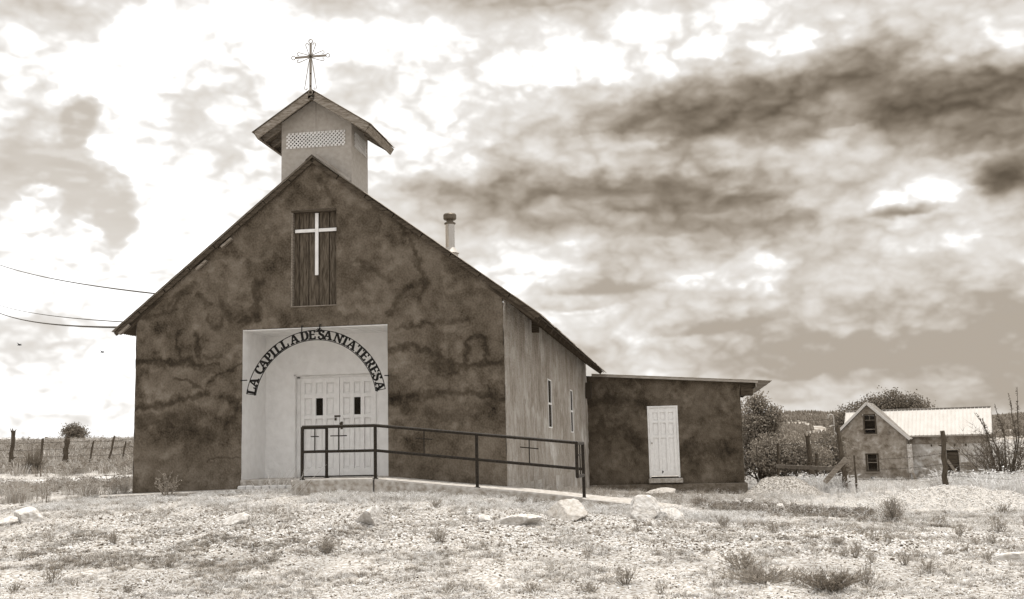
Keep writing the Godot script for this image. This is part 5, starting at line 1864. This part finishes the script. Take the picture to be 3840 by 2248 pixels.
	put("flue_cover", mb3.mesh(), M.greywood, hs)
	var brk := stone(90, Vector3(0.5, 0.34, 0.2), 9, 5, 0.15)
	var bo := put("broken_vent", brk, M.blackiron, hs)
	bo.position = Vector3(2.28, 0.12, -0.02)
	# pilaster, door, exposed adobe bricks beside it
	mb3 = MB.new()
	mb3.box(Vector3(4.57, 1.30, 0.10), Vector3(0.28, 1.75, 0.22), Basis(Vector3(0, 0, 1), 0.0), 0.02)
	put("porch_post", mb3.mesh(), M.whitepost, hs)
	mb3 = MB.new()
	mb3.beam(Vector3(4.60, 0.55, 0.10), Vector3(4.98, -0.45, 0.25), 0.14, 0.12, Vector3.FORWARD, 0.01)
	put("rotten_prop", mb3.mesh(), M.greywood, hs)
	mb3 = MB.new()
	for s in [6.57, 7.33]:
		mb3.box(Vector3(s, 0.85, -1.47), Vector3(0.07, 1.95, 0.10), Basis.IDENTITY, 0.006)
	mb3.box(Vector3(6.95, 1.79, -1.47), Vector3(0.83, 0.09, 0.10), Basis.IDENTITY, 0.006)
	put("door_frame", mb3.mesh(), M.palewood, hs)
	mb3 = MB.new()
	for k in 7:
		mb3.box(Vector3(6.95, 0.1 + k * 0.24, -1.60), Vector3(0.70, 0.22, 0.03))
	put("boarding", mb3.mesh(), M.darkwood, hs)
	mb3 = MB.new()
	mb3.beam(Vector3(6.62, 1.15, -1.25), Vector3(7.45, -0.25, -0.95), 0.16, 0.05, Vector3.FORWARD, 0.006)
	put("leaning_plank", mb3.mesh(), M.greywood, hs)
	var bm := MB.new()
	bm.box(Vector3.ZERO, Vector3(0.27, 0.10, 0.05), Basis.IDENTITY, 0.012)
	var brick := bm.mesh()
	for j in 9:
		for i in 6:
			if i > 5 - int(j * 0.62) or (j > 6 and i > 1):
				continue
			var o := put("adobe_brick", brick, M.housewall2, hs)
			o.position = Vector3(7.55 + i * 0.29 + (0.14 if j % 2 else 0.0), 0.02 + j * 0.115, -1.495 + rng.randf_range(0.0, 0.015))
	for q in [5.75, 7.1, 7.75]:
		mb3 = MB.new()
		mb3.box(Vector3(q, 2.06, -1.46), Vector3(0.09, 0.14, 0.10), Basis.IDENTITY, 0.015)
		put("viga_end", mb3.mesh(), M.darkwood, hs)
	# roofs of standing-seam metal
	var seam := func(p: Vector3, along: Vector3, down: Vector3, n: int, every: float) -> ArrayMesh:
		var mb := MB.new()
		var nrm := down.cross(along).normalized()
		if nrm.y < 0:
			nrm = -nrm
		mb.beam(p + along * 0.5, p + along * 0.5 + down, along.length(), 0.02, nrm)
		for k in n + 1:
			var q := p + along.normalized() * every * k + nrm * 0.022
			mb.beam(q, q + down, 0.03, 0.06, nrm)
		return mb.mesh()
	var rf := group_node("wing_roof", hs)
	put("front_slope", seam.call(Vector3(0.45, 4.42, -3.35), Vector3(8.85, 0, 0), Vector3(0, -1.72, 2.15), 38, 0.2329), M.whitemetal, rf)
	put("back_slope", seam.call(Vector3(0.45, 4.42, -3.37), Vector3(8.85, 0, 0), Vector3(0, -1.72, -2.15), 38, 0.2329), M.whitemetal, rf)
	mb3 = MB.new()
	mb3.beam(Vector3(0.43, 4.44, -3.36), Vector3(9.32, 4.44, -3.36), 0.26, 0.03)
	put("ridge_cap", mb3.mesh(), M.whitemetal, rf)
	mb3 = MB.new()
	mb3.beam(Vector3(4.6, 2.66, -1.19), Vector3(9.3, 2.66, -1.19), 0.03, 0.10)
	put("fascia", mb3.mesh(), M.palewood, rf)
	var gr := group_node("gable_roof", hs)
	put("slope", seam.call(Vector3(2.2, 4.84, 0.24), Vector3(0, 0, -3.2), Vector3(2.46, -2.35, 0), 11, 0.29), M.whitemetal, gr)
	put("slope", seam.call(Vector3(2.2, 4.84, 0.24), Vector3(0, 0, -3.2), Vector3(-2.40, -2.29, 0), 11, 0.29), M.whitemetal, gr)
	for s in [1.0, -1.0]:
		mb3 = MB.new()
		mb3.beam(Vector3(2.2, 4.80, 0.27), Vector3(2.2 + s * 2.44, 4.80 - 2.33, 0.27), 0.03, 0.15, Vector3(s * 0.69, 0.72, 0), 0.005)
		put("rake_trim", mb3.mesh(), M.palemetal2, gr)
	# service mast beside the gable
	var ms := thing("service_mast", "bent pale conduit mast at the left corner of the house", "mast", Vector3(12.55, -1.7, -49.6))
	mb3 = MB.new()
	var pts := [Vector3(0, 0, 0), Vector3(0, 3.75, 0)]
	for k in 7:
		var a := PI * k / 6.0
		pts.append(Vector3(-0.16 + 0.16 * cos(a), 3.85 + 0.2 * sin(a), 0))
	mb3.tube(pts, [0.035], 7)
	put("conduit", mb3.mesh(), M.palemetal, ms)
	mb3 = MB.new()
	mb3.tube([Vector3(-0.3, 3.7, 0), Vector3(-0.4, 3.9, 0), Vector3(-0.35, 4.05, 0), Vector3(-0.2, 3.95, 0)], [0.02], 5)
	put("cable_loop", mb3.mesh(), M.palemetal, ms)
	mb3 = MB.new()
	mb3.tube([Vector3(-0.3, 3.3, 0), Vector3(0.0, 3.36, 0)], [0.03], 6)
	put("insulator_arm", mb3.mesh(), M.palemetal, ms)
	for q in [[Vector3(12.3, 2.05, -49.6), Vector3(1.0, 2.6, -44.0), "upper service wire running left from the house mast"], [Vector3(12.5, 0.75, -48.0), Vector3(4.0, 0.9, -42.0), "lower service wire running left from the house"]]:
		wire("house_wire", q[2], q[0], q[1], 0.35, 0.014, "wires to the old house")

func wire(called: String, label: String, a: Vector3, b: Vector3, sag: float, r: float, group := "") -> void:
	var pts := []
	for k in 17:
		var f := k / 16.0
		pts.append(a.lerp(b, f) - Vector3(0, sag * 4.0 * f * (1.0 - f), 0) - a)
	var mb := MB.new()
	mb.tube(pts, [r], 5)
	var o := put(called, mb.mesh(), M.cable)
	o.position = a
	tag(o, label, "wire", group)

# ---------------------------------------------------------------- fences
func post_mesh(seed_: int, h: float, r: float, lean: Vector3, ragged: bool) -> ArrayMesh:
	var rr := RandomNumberGenerator.new()
	rr.seed = seed_
	var mb := MB.new()
	var pts := []
	var rad := []
	for k in 9:
		var f := k / 8.0
		pts.append(Vector3(0, -0.3 + (h + 0.3) * f, 0) + lean * f + Vector3(rr.randfn(), 0, rr.randfn()) * r * 0.22)
		rad.append(r * (1.12 - 0.25 * f) * rr.randf_range(0.86, 1.12))
	mb.tube(pts, rad, 7)
	if ragged:
		for k in 5:
			var a := TAU * k / 5.0
			var p: Vector3 = pts[8] + Vector3(cos(a), 0, sin(a)) * r * 0.6
			mb.tube([p - Vector3(0, 0.08, 0), p + Vector3(cos(a) * r * 0.9, rr.randf_range(0.04, 0.13), sin(a) * r * 0.6)], [r * 0.35, 0.006], 4)
	for k in 3:
		var f := rr.randf_range(0.25, 0.9)
		var a := rr.randf() * TAU
		var p: Vector3 = (pts[0] as Vector3).lerp(pts[8], f)
		mb.tube([p, p + Vector3(cos(a), 0.25, sin(a)) * r * 1.7], [r * 0.42, r * 0.2], 5)
	return mb.mesh()

func fence_wire(called: String, label: String, pts3: Array, sag: float, group: String) -> void:
	var a: Vector3 = pts3[0]
	var pts := []
	for i in pts3.size() - 1:
		for k in 6:
			var f := k / 6.0
			pts.append((pts3[i] as Vector3).lerp(pts3[i + 1], f) - Vector3(0, sag * 4.0 * f * (1.0 - f), 0) - a)
	pts.append((pts3[pts3.size() - 1] as Vector3) - a)
	var mb := MB.new()
	mb.tube(pts, [0.006], 4, false)
	for i in range(0, pts.size() - 1):
		for k in 3:
			var p: Vector3 = (pts[i] as Vector3).lerp(pts[i + 1], (k + 0.5) / 3.0)
			mb.tube([p + Vector3(-0.015, 0.035, 0), p + Vector3(0.015, -0.035, 0)], [0.004], 3, false)
	var o := put(called, mb.mesh(), M.cable)
	o.position = a
	tag(o, label, "wire", group)

func build_fences() -> void:
	var g := "posts of the left field fence"
	var Lp := [["stout weathered post at the far left of the field fence", -24.42, -20.98, 1.52, 0.09, Vector3(0.10, 0, 0)], ["grey post behind the spiky plant", -23.49, -21.59, 1.17, 0.055, Vector3(0.09, 0, 0)], ["thick dark post below the round skyline tree", -22.72, -22.09, 1.21, 0.10, Vector3(0.13, 0, 0)], ["leaning stake right of the thick dark post", -21.88, -22.58, 1.01, 0.045, Vector3(0.21, 0, 0)], ["most slanted long stake of the field fence", -21.26, -22.94, 1.21, 0.045, Vector3(0.36, 0, 0)], ["thinnest crooked stake nearest the chapel wall", -20.74, -23.24, 0.95, 0.035, Vector3(0.19, 0, 0)]]
	var tops := []
	var k := 0
	for p in Lp:
		var o := put("fence_post", post_mesh(700 + k, p[3], p[4], p[5], k == 0), M.postwood)
		o.position = Vector3(p[1], gy(p[1], p[2]), p[2])
		tag(o, p[0], "post", g)
		tops.append([o.position, p[3], p[5]])
		k += 1
	var second := put("fence_post", post_mesh(720, 1.15, 0.07, Vector3(0.16, 0, 0), false), M.postwood)
	second.position = Vector3(-22.60, gy(-22.6, -21.95), -21.95)
	tag(second, "companion post tied to the thick dark one", "post", g)
	var names := ["top wire of the left field fence", "middle wire of the left field fence", "bottom wire of the left field fence"]
	for w in 3:
		var f: float = [0.78, 0.52, 0.26][w]
		var pts := [Vector3(-29.0, gy(-29.0, -18.0) + 1.2 * f + 0.1, -18.0)]
		for t in tops:
			pts.append((t[0] as Vector3) + Vector3(0, 1.15 * f + 0.12, 0) + (t[2] as Vector3) * f)
		pts.append(Vector3(-18.0, gy(-18, -24.8) + 1.15 * f + 0.12, -24.8))
		fence_wire("barbed_wire", names[w], pts, 0.03, "wires of the left fence")
	g = "posts of the right-hand fence"
	var Rp := [["tall crooked dark post leaning left before the house gable", 8.60, -17.6, 2.10, 0.09, Vector3(-0.17, 0, 0), -0.94], ["thin straight stake next to the crooked dark post", 8.93, -17.6, 1.16, 0.035, Vector3(-0.05, 0, 0), -0.94], ["weathered squared post before the wing of the house", 11.16, -15.12, 1.95, 0.085, Vector3(0.08, 0, 0), -1.0], ["ragged-topped thick post between the bushes and house", 8.20, -23.6, 1.75, 0.10, Vector3(-0.18, 0, 0), -0.8], ["short split post behind the ragged-topped one", 8.42, -23.8, 1.05, 0.07, Vector3(-0.05, 0, 0), -0.8], ["slim post left of the ragged-topped one", 6.98, -25.8, 1.75, 0.06, Vector3(0.14, 0, 0), -1.08], ["thin metal fence stake close to the annex corner", 6.35, -27.8, 1.65, 0.022, Vector3(0, 0, 0), -1.1]]
	k = 0
	for p in Rp:
		var gyy := minf(gy(p[1], p[2]), p[6])
		var hh: float = p[3] + (p[6] - gyy)
		var o := put("fence_post", post_mesh(740 + k, hh, p[4], p[5], k == 3), M.postwood if k != 6 else M.iron)
		o.position = Vector3(p[1], gyy, p[2])
		tag(o, p[0], "post", g)
		k += 1
	var board := func(called: String, label: String, a: Vector3, b: Vector3, w: float, h: float) -> void:
		var mb := MB.new()
		mb.beam(Vector3.ZERO, b - a, w, h, Vector3.UP, 0.006)
		var o := put(called, mb.mesh(), M.greywood)
		o.position = a
		tag(o, label, "board")
	board.call("brace_board", "wide plank slanting up against the crooked dark post", Vector3(7.86, -0.66, -17.45), Vector3(8.62, 0.12, -17.50), 0.05, 0.17)
	board.call("fence_rail", "long horizontal board nailed low between the right fence posts", Vector3(6.98, -0.27, -25.6), Vector3(8.62, -0.24, -17.72), 0.04, 0.13)
	var tp := [Vector3(8.93, 0, -17.6), Vector3(11.16, 0, -15.12), Vector3(15.5, 0, -12.0)]
	names = ["top wire of the right-hand fence", "second wire of the right-hand fence", "lowest wire of the right-hand fence"]
	for w in 3:
		var pts := []
		for p in tp:
			pts.append(p + Vector3(0, -0.95 + [1.05, 0.72, 0.38][w] + (0.16 if p.x > 10 and p.x < 12 else 0.0), 0.05))
		fence_wire("barbed_wire", names[w], pts, 0.07, "wires of the right fence")
	var wz := ["upper wire between the bushes and crooked post", "lower wire between the bushes and crooked post"]
	for w in 2:
		var y: float = [0.62, 0.02][w]
		fence_wire("barbed_wire", wz[w], [Vector3(5.6, y - 0.05, -28.4), Vector3(6.4, y, -27.8), Vector3(7.05, y, -25.8), Vector3(8.1, y + 0.05, -23.6), Vector3(8.55, y + 0.1, -17.66)], 0.03, "wires behind the gravel heap")

# ---------------------------------------------------------------- far things
func build_far() -> void:
	var hn := noise(91, 0.004, 5)
	var hill := func(x: float, z: float) -> float:
		var d := -z
		var rise := smoothstep(900.0, 1480.0, d)
		var crest := 35.0 - 9.0 * smoothstep(220.0, 420.0, x) - 6.0 * smoothstep(120.0, -60.0, x)
		return -3.0 + rise * crest + hn.get_noise_2d(x, z) * 10.0 * rise
	var mb := MB.new()
	var P := []
	for j in 34:
		var row: Array[Vector3] = []
		for i in 61:
			var x := lerpf(-420.0, 1050.0, i / 60.0)
			var z := lerpf(-780.0, -1750.0, j / 33.0)
			row.append(Vector3(x, hill.call(x, z), z))
		P.append(row)
	for j in 33:
		for i in 60:
			mb.quad(P[j][i], P[j][i + 1], P[j + 1][i + 1], P[j + 1][i])
	structure("hill", mb.mesh(), M.hillsoil)
	var pm := MB.new()
	for k in 3:
		pm.lathe(Vector3.ZERO, [Vector2(0.30 - 0.08 * k, 0.12 + 0.26 * k), Vector2(0.0, 0.52 + 0.24 * k)], 6)
	var pine := pm.mesh()
	var buf := PackedFloat32Array()
	var dens := noise(92, 0.02, 3)
	for k in 84000:
		var x := rng.randf_range(-400.0, 1020.0)
		var z := rng.randf_range(-1000.0, -1620.0)
		if dens.get_noise_2d(x, z) < -0.18 - 0.2 * rng.randf() + 0.12 * smoothstep(-1350.0, -1050.0, z):
			continue
		var h := rng.randf_range(3.0, 6.5)
		append_xf(buf, Vector3(x, float(hill.call(x, z)) - 0.5, z), h, h, rng.randf() * TAU, 0.0, lumv(rng.randf_range(0.08, 0.20)))
	var o := multimesh("hill_forest", pine, M.pine, buf)
	tag(o, "pine wood covering the distant hill", "forest")
	# low pale building behind the rise on the left
	var sh := thing("far_shed", "low shed with long pale roof on the left skyline", "shed", Vector3(-80.6, gy(-80.6, -104.3), -104.3), deg_to_rad(33.0))
	mb = MB.new()
	mb.box(Vector3(-2.0, 0.1, 0), Vector3(5.6, 0.9, 2.0))
	put("wall", mb.mesh(), M.palewood, sh)
	mb = MB.new()
	mb.beam(Vector3(-2.0, 0.92, 0.1), Vector3(-2.0, 0.42, 1.3), 6.0, 0.04, Vector3(0, 1, 0.3))
	mb.beam(Vector3(-2.0, 0.92, 0.1), Vector3(-2.0, 0.42, -1.1), 6.0, 0.04, Vector3(0, 1, -0.3))
	put("roof", mb.mesh(), M.palemetal2, sh)
	# wires from the left to the eave of the chapel
	var g := "power lines to the chapel"
	wire("power_line", "upper wire coming in from the left to the chapel roof", Vector3(-7.35, 4.25, -2.6), Vector3(-41.0, 13.6, -42.0), 0.3, 0.020, g)
	wire("power_line", "thin middle wire coming in from the left", Vector3(-7.98, 3.52, -0.75), Vector3(-41.0, 11.0, -42.0), 0.25, 0.012, g)
	wire("power_line", "lowest thick wire reaching the left eave of chapel", Vector3(-8.05, 3.40, -0.55), Vector3(-41.0, 10.6, -42.0), 0.35, 0.022, g)
	var ms := thing("roof_mast", "short conduit behind the left slope where the wire lands", "mast", Vector3(-7.35, 3.75, -2.6))
	mb = MB.new()
	mb.tube([Vector3(0, 0, 0), Vector3(0, 0.55, 0)], [0.03], 8)
	put("conduit", mb.mesh(), M.palemetal, ms)
	# three birds
	for b in [["left one of the tiny birds over the fence", 'a', -0.4, 5.5], ["middle one of the tiny birds over the fence", 'b', 3.4, 5.2], ["rightmost of the tiny birds, nearest the chapel", 'c', 7.6, 5.6]]:
		var t := deg_to_rad(-33.5 + float(b[2]))
		mb = MB.new()
		mb.tube([Vector3(-0.12, 0, 0), Vector3(0, 0.01, 0), Vector3(0.12, 0, 0)], [0.01, 0.045, 0.015], 6)
		mb.tri(Vector3(-0.05, 0.02, 0), Vector3(0.05, 0.02, 0), Vector3(-0.03, 0.12, 0.22))
		mb.tri(Vector3(0.05, 0.02, 0), Vector3(-0.05, 0.02, 0), Vector3(-0.03, 0.10, -0.22))
		var o2 := put("bird", mb.mesh(), M.blackiron)
		o2.position = Vector3(3.3 + sin(t) * 60.0, 0.74 + 60.0 * tan(deg_to_rad(float(b[3]))), 20.0 - cos(t) * 60.0)
		tag(o2, b[0], "bird", "birds in the sky")

func make_materials() -> void:
	var white_n := bump_tex(256, 0.05, 4, 51, 2.0)
	var grain_n := bump_tex(256, 0.06, 5, 52, 4.0)
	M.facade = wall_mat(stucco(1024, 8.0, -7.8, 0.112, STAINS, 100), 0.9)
	M.annexwall = wall_mat(stucco(640, 8.0, 0.0, 0.095, [[[1.6, 3.2, 2.4, 3.3, 3.3, 3.0, 3.9, 2.7], 0.12, 0.35], [[4.6, 1.4, 5.6, 1.5, 6.4, 1.2], 0.16, 0.35], [[1.6, 2.0, 2.6, 2.2, 3.2, 1.8], 0.14, 0.3]], 130), 0.8)
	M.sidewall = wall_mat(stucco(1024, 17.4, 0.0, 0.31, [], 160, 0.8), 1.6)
	M.housewall = wall_mat(stucco(512, 5.0, 0.0, 0.24, [], 190), 0.9)
	M.wingwall = wall_mat(stucco(384, 5.0, 0.0, 0.42, [], 210), 0.5)
	M.housewall2 = mat(0.20, 0.95)
	M.whiteplaster = tri_mat(grain_tex(256, 0.03, 4, 0.76, 0.86, 5), 0.5, 0.9, white_n, 0.5)
	M.whitewood = tri_mat(grain_tex(256, 0.02, 5, 0.68, 0.86, 6), 0.8, 0.7, white_n, 0.3)
	M.doorpaint = tri_mat(grain_tex(256, 0.035, 5, 0.78, 0.89, 7, 1.0), 0.7, 0.65, white_n, 0.4)
	M.whitepost = tri_mat(grain_tex(256, 0.03, 5, 0.22, 0.62, 8), 0.7, 0.9)
	M.siding = tri_mat(grain_tex(256, 0.04, 5, 0.33, 0.43, 9), 0.8, 0.85, grain_n, 0.25)
	M.concrete = tri_mat(grain_tex(512, 0.02, 6, 0.22, 0.50, 10, 1.3), 0.6, 0.92, grain_n, 0.5)
	M.plinth = tri_mat(grain_tex(256, 0.03, 5, 0.09, 0.20, 11), 0.7, 0.95, grain_n, 0.5)
	var dark_w := wood_tex(0.03, 0.10, 1)
	var grey_w := wood_tex(0.10, 0.30, 2)
	var rake_w := wood_tex(0.09, 0.36, 3)
	M.darkwood = tri_mat(dark_w, 1.0, 0.9)
	M.greywood = tri_mat(grey_w, 1.3, 0.9)
	M.rakewood = tri_mat(rake_w, 1.6, 0.9)
	M.palewood = tri_mat(wood_tex(0.22, 0.40, 4), 1.0, 0.85)
	M.postwood = tri_mat(wood_tex(0.03, 0.13, 5), 1.5, 0.95)
	M.planks = []
	for k in 3:
		var m := tri_mat(wood_tex(0.03, 0.13, 20 + k), 0.9, 0.9)
		M.planks.append(m)
	# the boards of the hatch stand upright: turn the grain by mapping their own axes
	for m in M.planks:
		var t: ImageTexture = m.albedo_texture
		var im := t.get_image()
		im.rotate_90(CLOCKWISE)
		m.albedo_texture = ImageTexture.create_from_image(im)
	var pw: StandardMaterial3D = M.postwood
	var pim := (pw.albedo_texture as ImageTexture).get_image()
	pim.rotate_90(CLOCKWISE)
	pw.albedo_texture = ImageTexture.create_from_image(pim)
	M.sheets = []
	for k in 3:
		var m := tri_mat(grain_tex(256, 0.02, 5, 0.12 + 0.03 * k, 0.34 + 0.04 * k, 40 + k), 0.6, 0.6)
		m.metallic = 0.35
		M.sheets.append(m)
	M.palemetal = mat(0.40, 0.6, 0.3)
	M.palemetal2 = mat(0.52, 0.6, 0.1)
	M.whitemetal = tri_mat(grain_tex(256, 0.02, 4, 0.36, 0.46, 44), 0.3, 0.5)
	M.stovemetal = mat(0.50, 0.28, 0.9)
	M.stovedark = mat(0.12, 0.5, 0.5)
	M.crossmetal = mat(0.24, 0.55, 0.3)
	M.iron = mat(0.05, 0.6, 0.4)
	M.blackiron = mat(0.004, 0.8)
	M.railpaint = tri_mat(grain_tex(256, 0.05, 5, 0.008, 0.035, 47, 1.4), 1.5, 0.45)
	M.cable = mat(0.04, 0.8)
	M.glass = mat(0.02, 0.04)
	M.glass.transparency = BaseMaterial3D.TRANSPARENCY_ALPHA
	M.glass.albedo_color.a = 0.6
	M.glass.metallic_specular = 0.12
	var soil := StandardMaterial3D.new()
	soil.albedo_texture = grain_tex(1024, 0.03, 6, 0.20, 0.60, 60, 1.8)
	soil.vertex_color_use_as_albedo = true
	soil.roughness = 0.97
	soil.metallic_specular = 0.2
	soil.uv1_triplanar = true
	soil.uv1_world_triplanar = true
	soil.uv1_scale = Vector3.ONE * 0.4
	soil.normal_enabled = true
	soil.normal_texture = bump_tex(1024, 0.06, 5, 61, 6.0)
	soil.normal_scale = 1.2
	M.soil = soil
	M.road = tri_mat(grain_tex(512, 0.02, 5, 0.46, 0.58, 62), 0.3, 0.95)
	M.heap = tri_mat(grain_tex(512, 0.08, 5, 0.26, 0.56, 63, 1.6), 0.7, 0.95, bump_tex(512, 0.1, 5, 64, 6.0), 1.2)
	M.rock = tri_mat(grain_tex(256, 0.03, 5, 0.30, 0.62, 65, 1.6), 1.2, 0.9, grain_n, 0.7)
	M.rockgrey = tri_mat(grain_tex(256, 0.03, 5, 0.26, 0.50, 66, 1.3), 1.2, 0.9, grain_n, 0.7)
	M.palestone = mat(0.62, 0.95)
	for q in [["pebble", 0.95], ["grass", 0.85], ["pine", 0.95]]:
		var m := mat(1.0, q[1])
		m.albedo_color = Color.WHITE
		m.vertex_color_use_as_albedo = true
		if q[0] == "grass":
			m.backlight_enabled = true
			m.backlight = Color(0.45, 0.45, 0.45)
		M[q[0]] = m
	M.straw = mat(0.55, 0.8)
	M.weed = mat(0.24, 0.9)
	M.weeddark = mat(0.15, 0.9)
	M.leaf = mat(0.17, 0.75)
	M.leafdark = mat(0.10, 0.75)
	for k in ["weed", "weeddark", "leaf", "leafdark"]:
		M[k].backlight_enabled = true
		M[k].backlight = Color(0.35, 0.33, 0.30)
	M.bark = tri_mat(wood_tex(0.04, 0.14, 30), 1.0, 0.95)
	M.twig = mat(0.085, 0.95)
	M.hillsoil = tri_mat(grain_tex(512, 0.02, 6, 0.12, 0.42, 70, 1.5), 0.006, 0.95)

func _ready() -> void:
	rng.seed = 20240607
	n_low = noise(3, 0.05, 3)
	n_mid = noise(4, 0.8, 4)
	n_fine = noise(5, 5.0, 3)
	var cam := Camera3D.new()
	cam.name = "camera"
	cam.fov = 2.0 * rad_to_deg(atan(1124.0 / 4005.0))
	cam.near = 0.1
	cam.far = 5000.0
	add_child(cam)
	cam.position = Vector3(3.321, 0.736, 20.021)
	cam.rotation_degrees = Vector3(7.90, 8.98, -1.313)
	cam.current = true
	var env := Environment.new()
	env.background_mode = Environment.BG_SKY
	var sky := Sky.new()
	var pano := PanoramaSkyMaterial.new()
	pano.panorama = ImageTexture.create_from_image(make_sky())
	sky.sky_material = pano
	env.sky = sky
	env.ambient_light_source = Environment.AMBIENT_SOURCE_SKY
	env.tonemap_mode = Environment.TONE_MAPPER_LINEAR
	env.tonemap_exposure = EXPOSURE
	env.sdfgi_enabled = true
	env.ssao_enabled = true
	env.ssil_enabled = true
	var we := WorldEnvironment.new()
	we.name = "environment"
	we.environment = env
	add_child(we)
	var sun := DirectionalLight3D.new()
	sun.name = "sun"
	sun.light_energy = 0.60
	sun.light_color = Color(1.0, 0.985, 0.96)
	sun.light_angular_distance = 2.0
	sun.shadow_enabled = true
	add_child(sun)
	sun.look_at_from_position(SUN_TO * 50.0, Vector3.ZERO, Vector3(0, 0, -1))
	make_materials()
	build_ground()
	build_road()
	build_chapel()
	build_annex()
	build_ramp()
	build_sign()
	build_house()
	build_far()
	build_mounds()
	build_stones()
	build_fences()
	build_trees()
	build_weeds()
	build_cover()
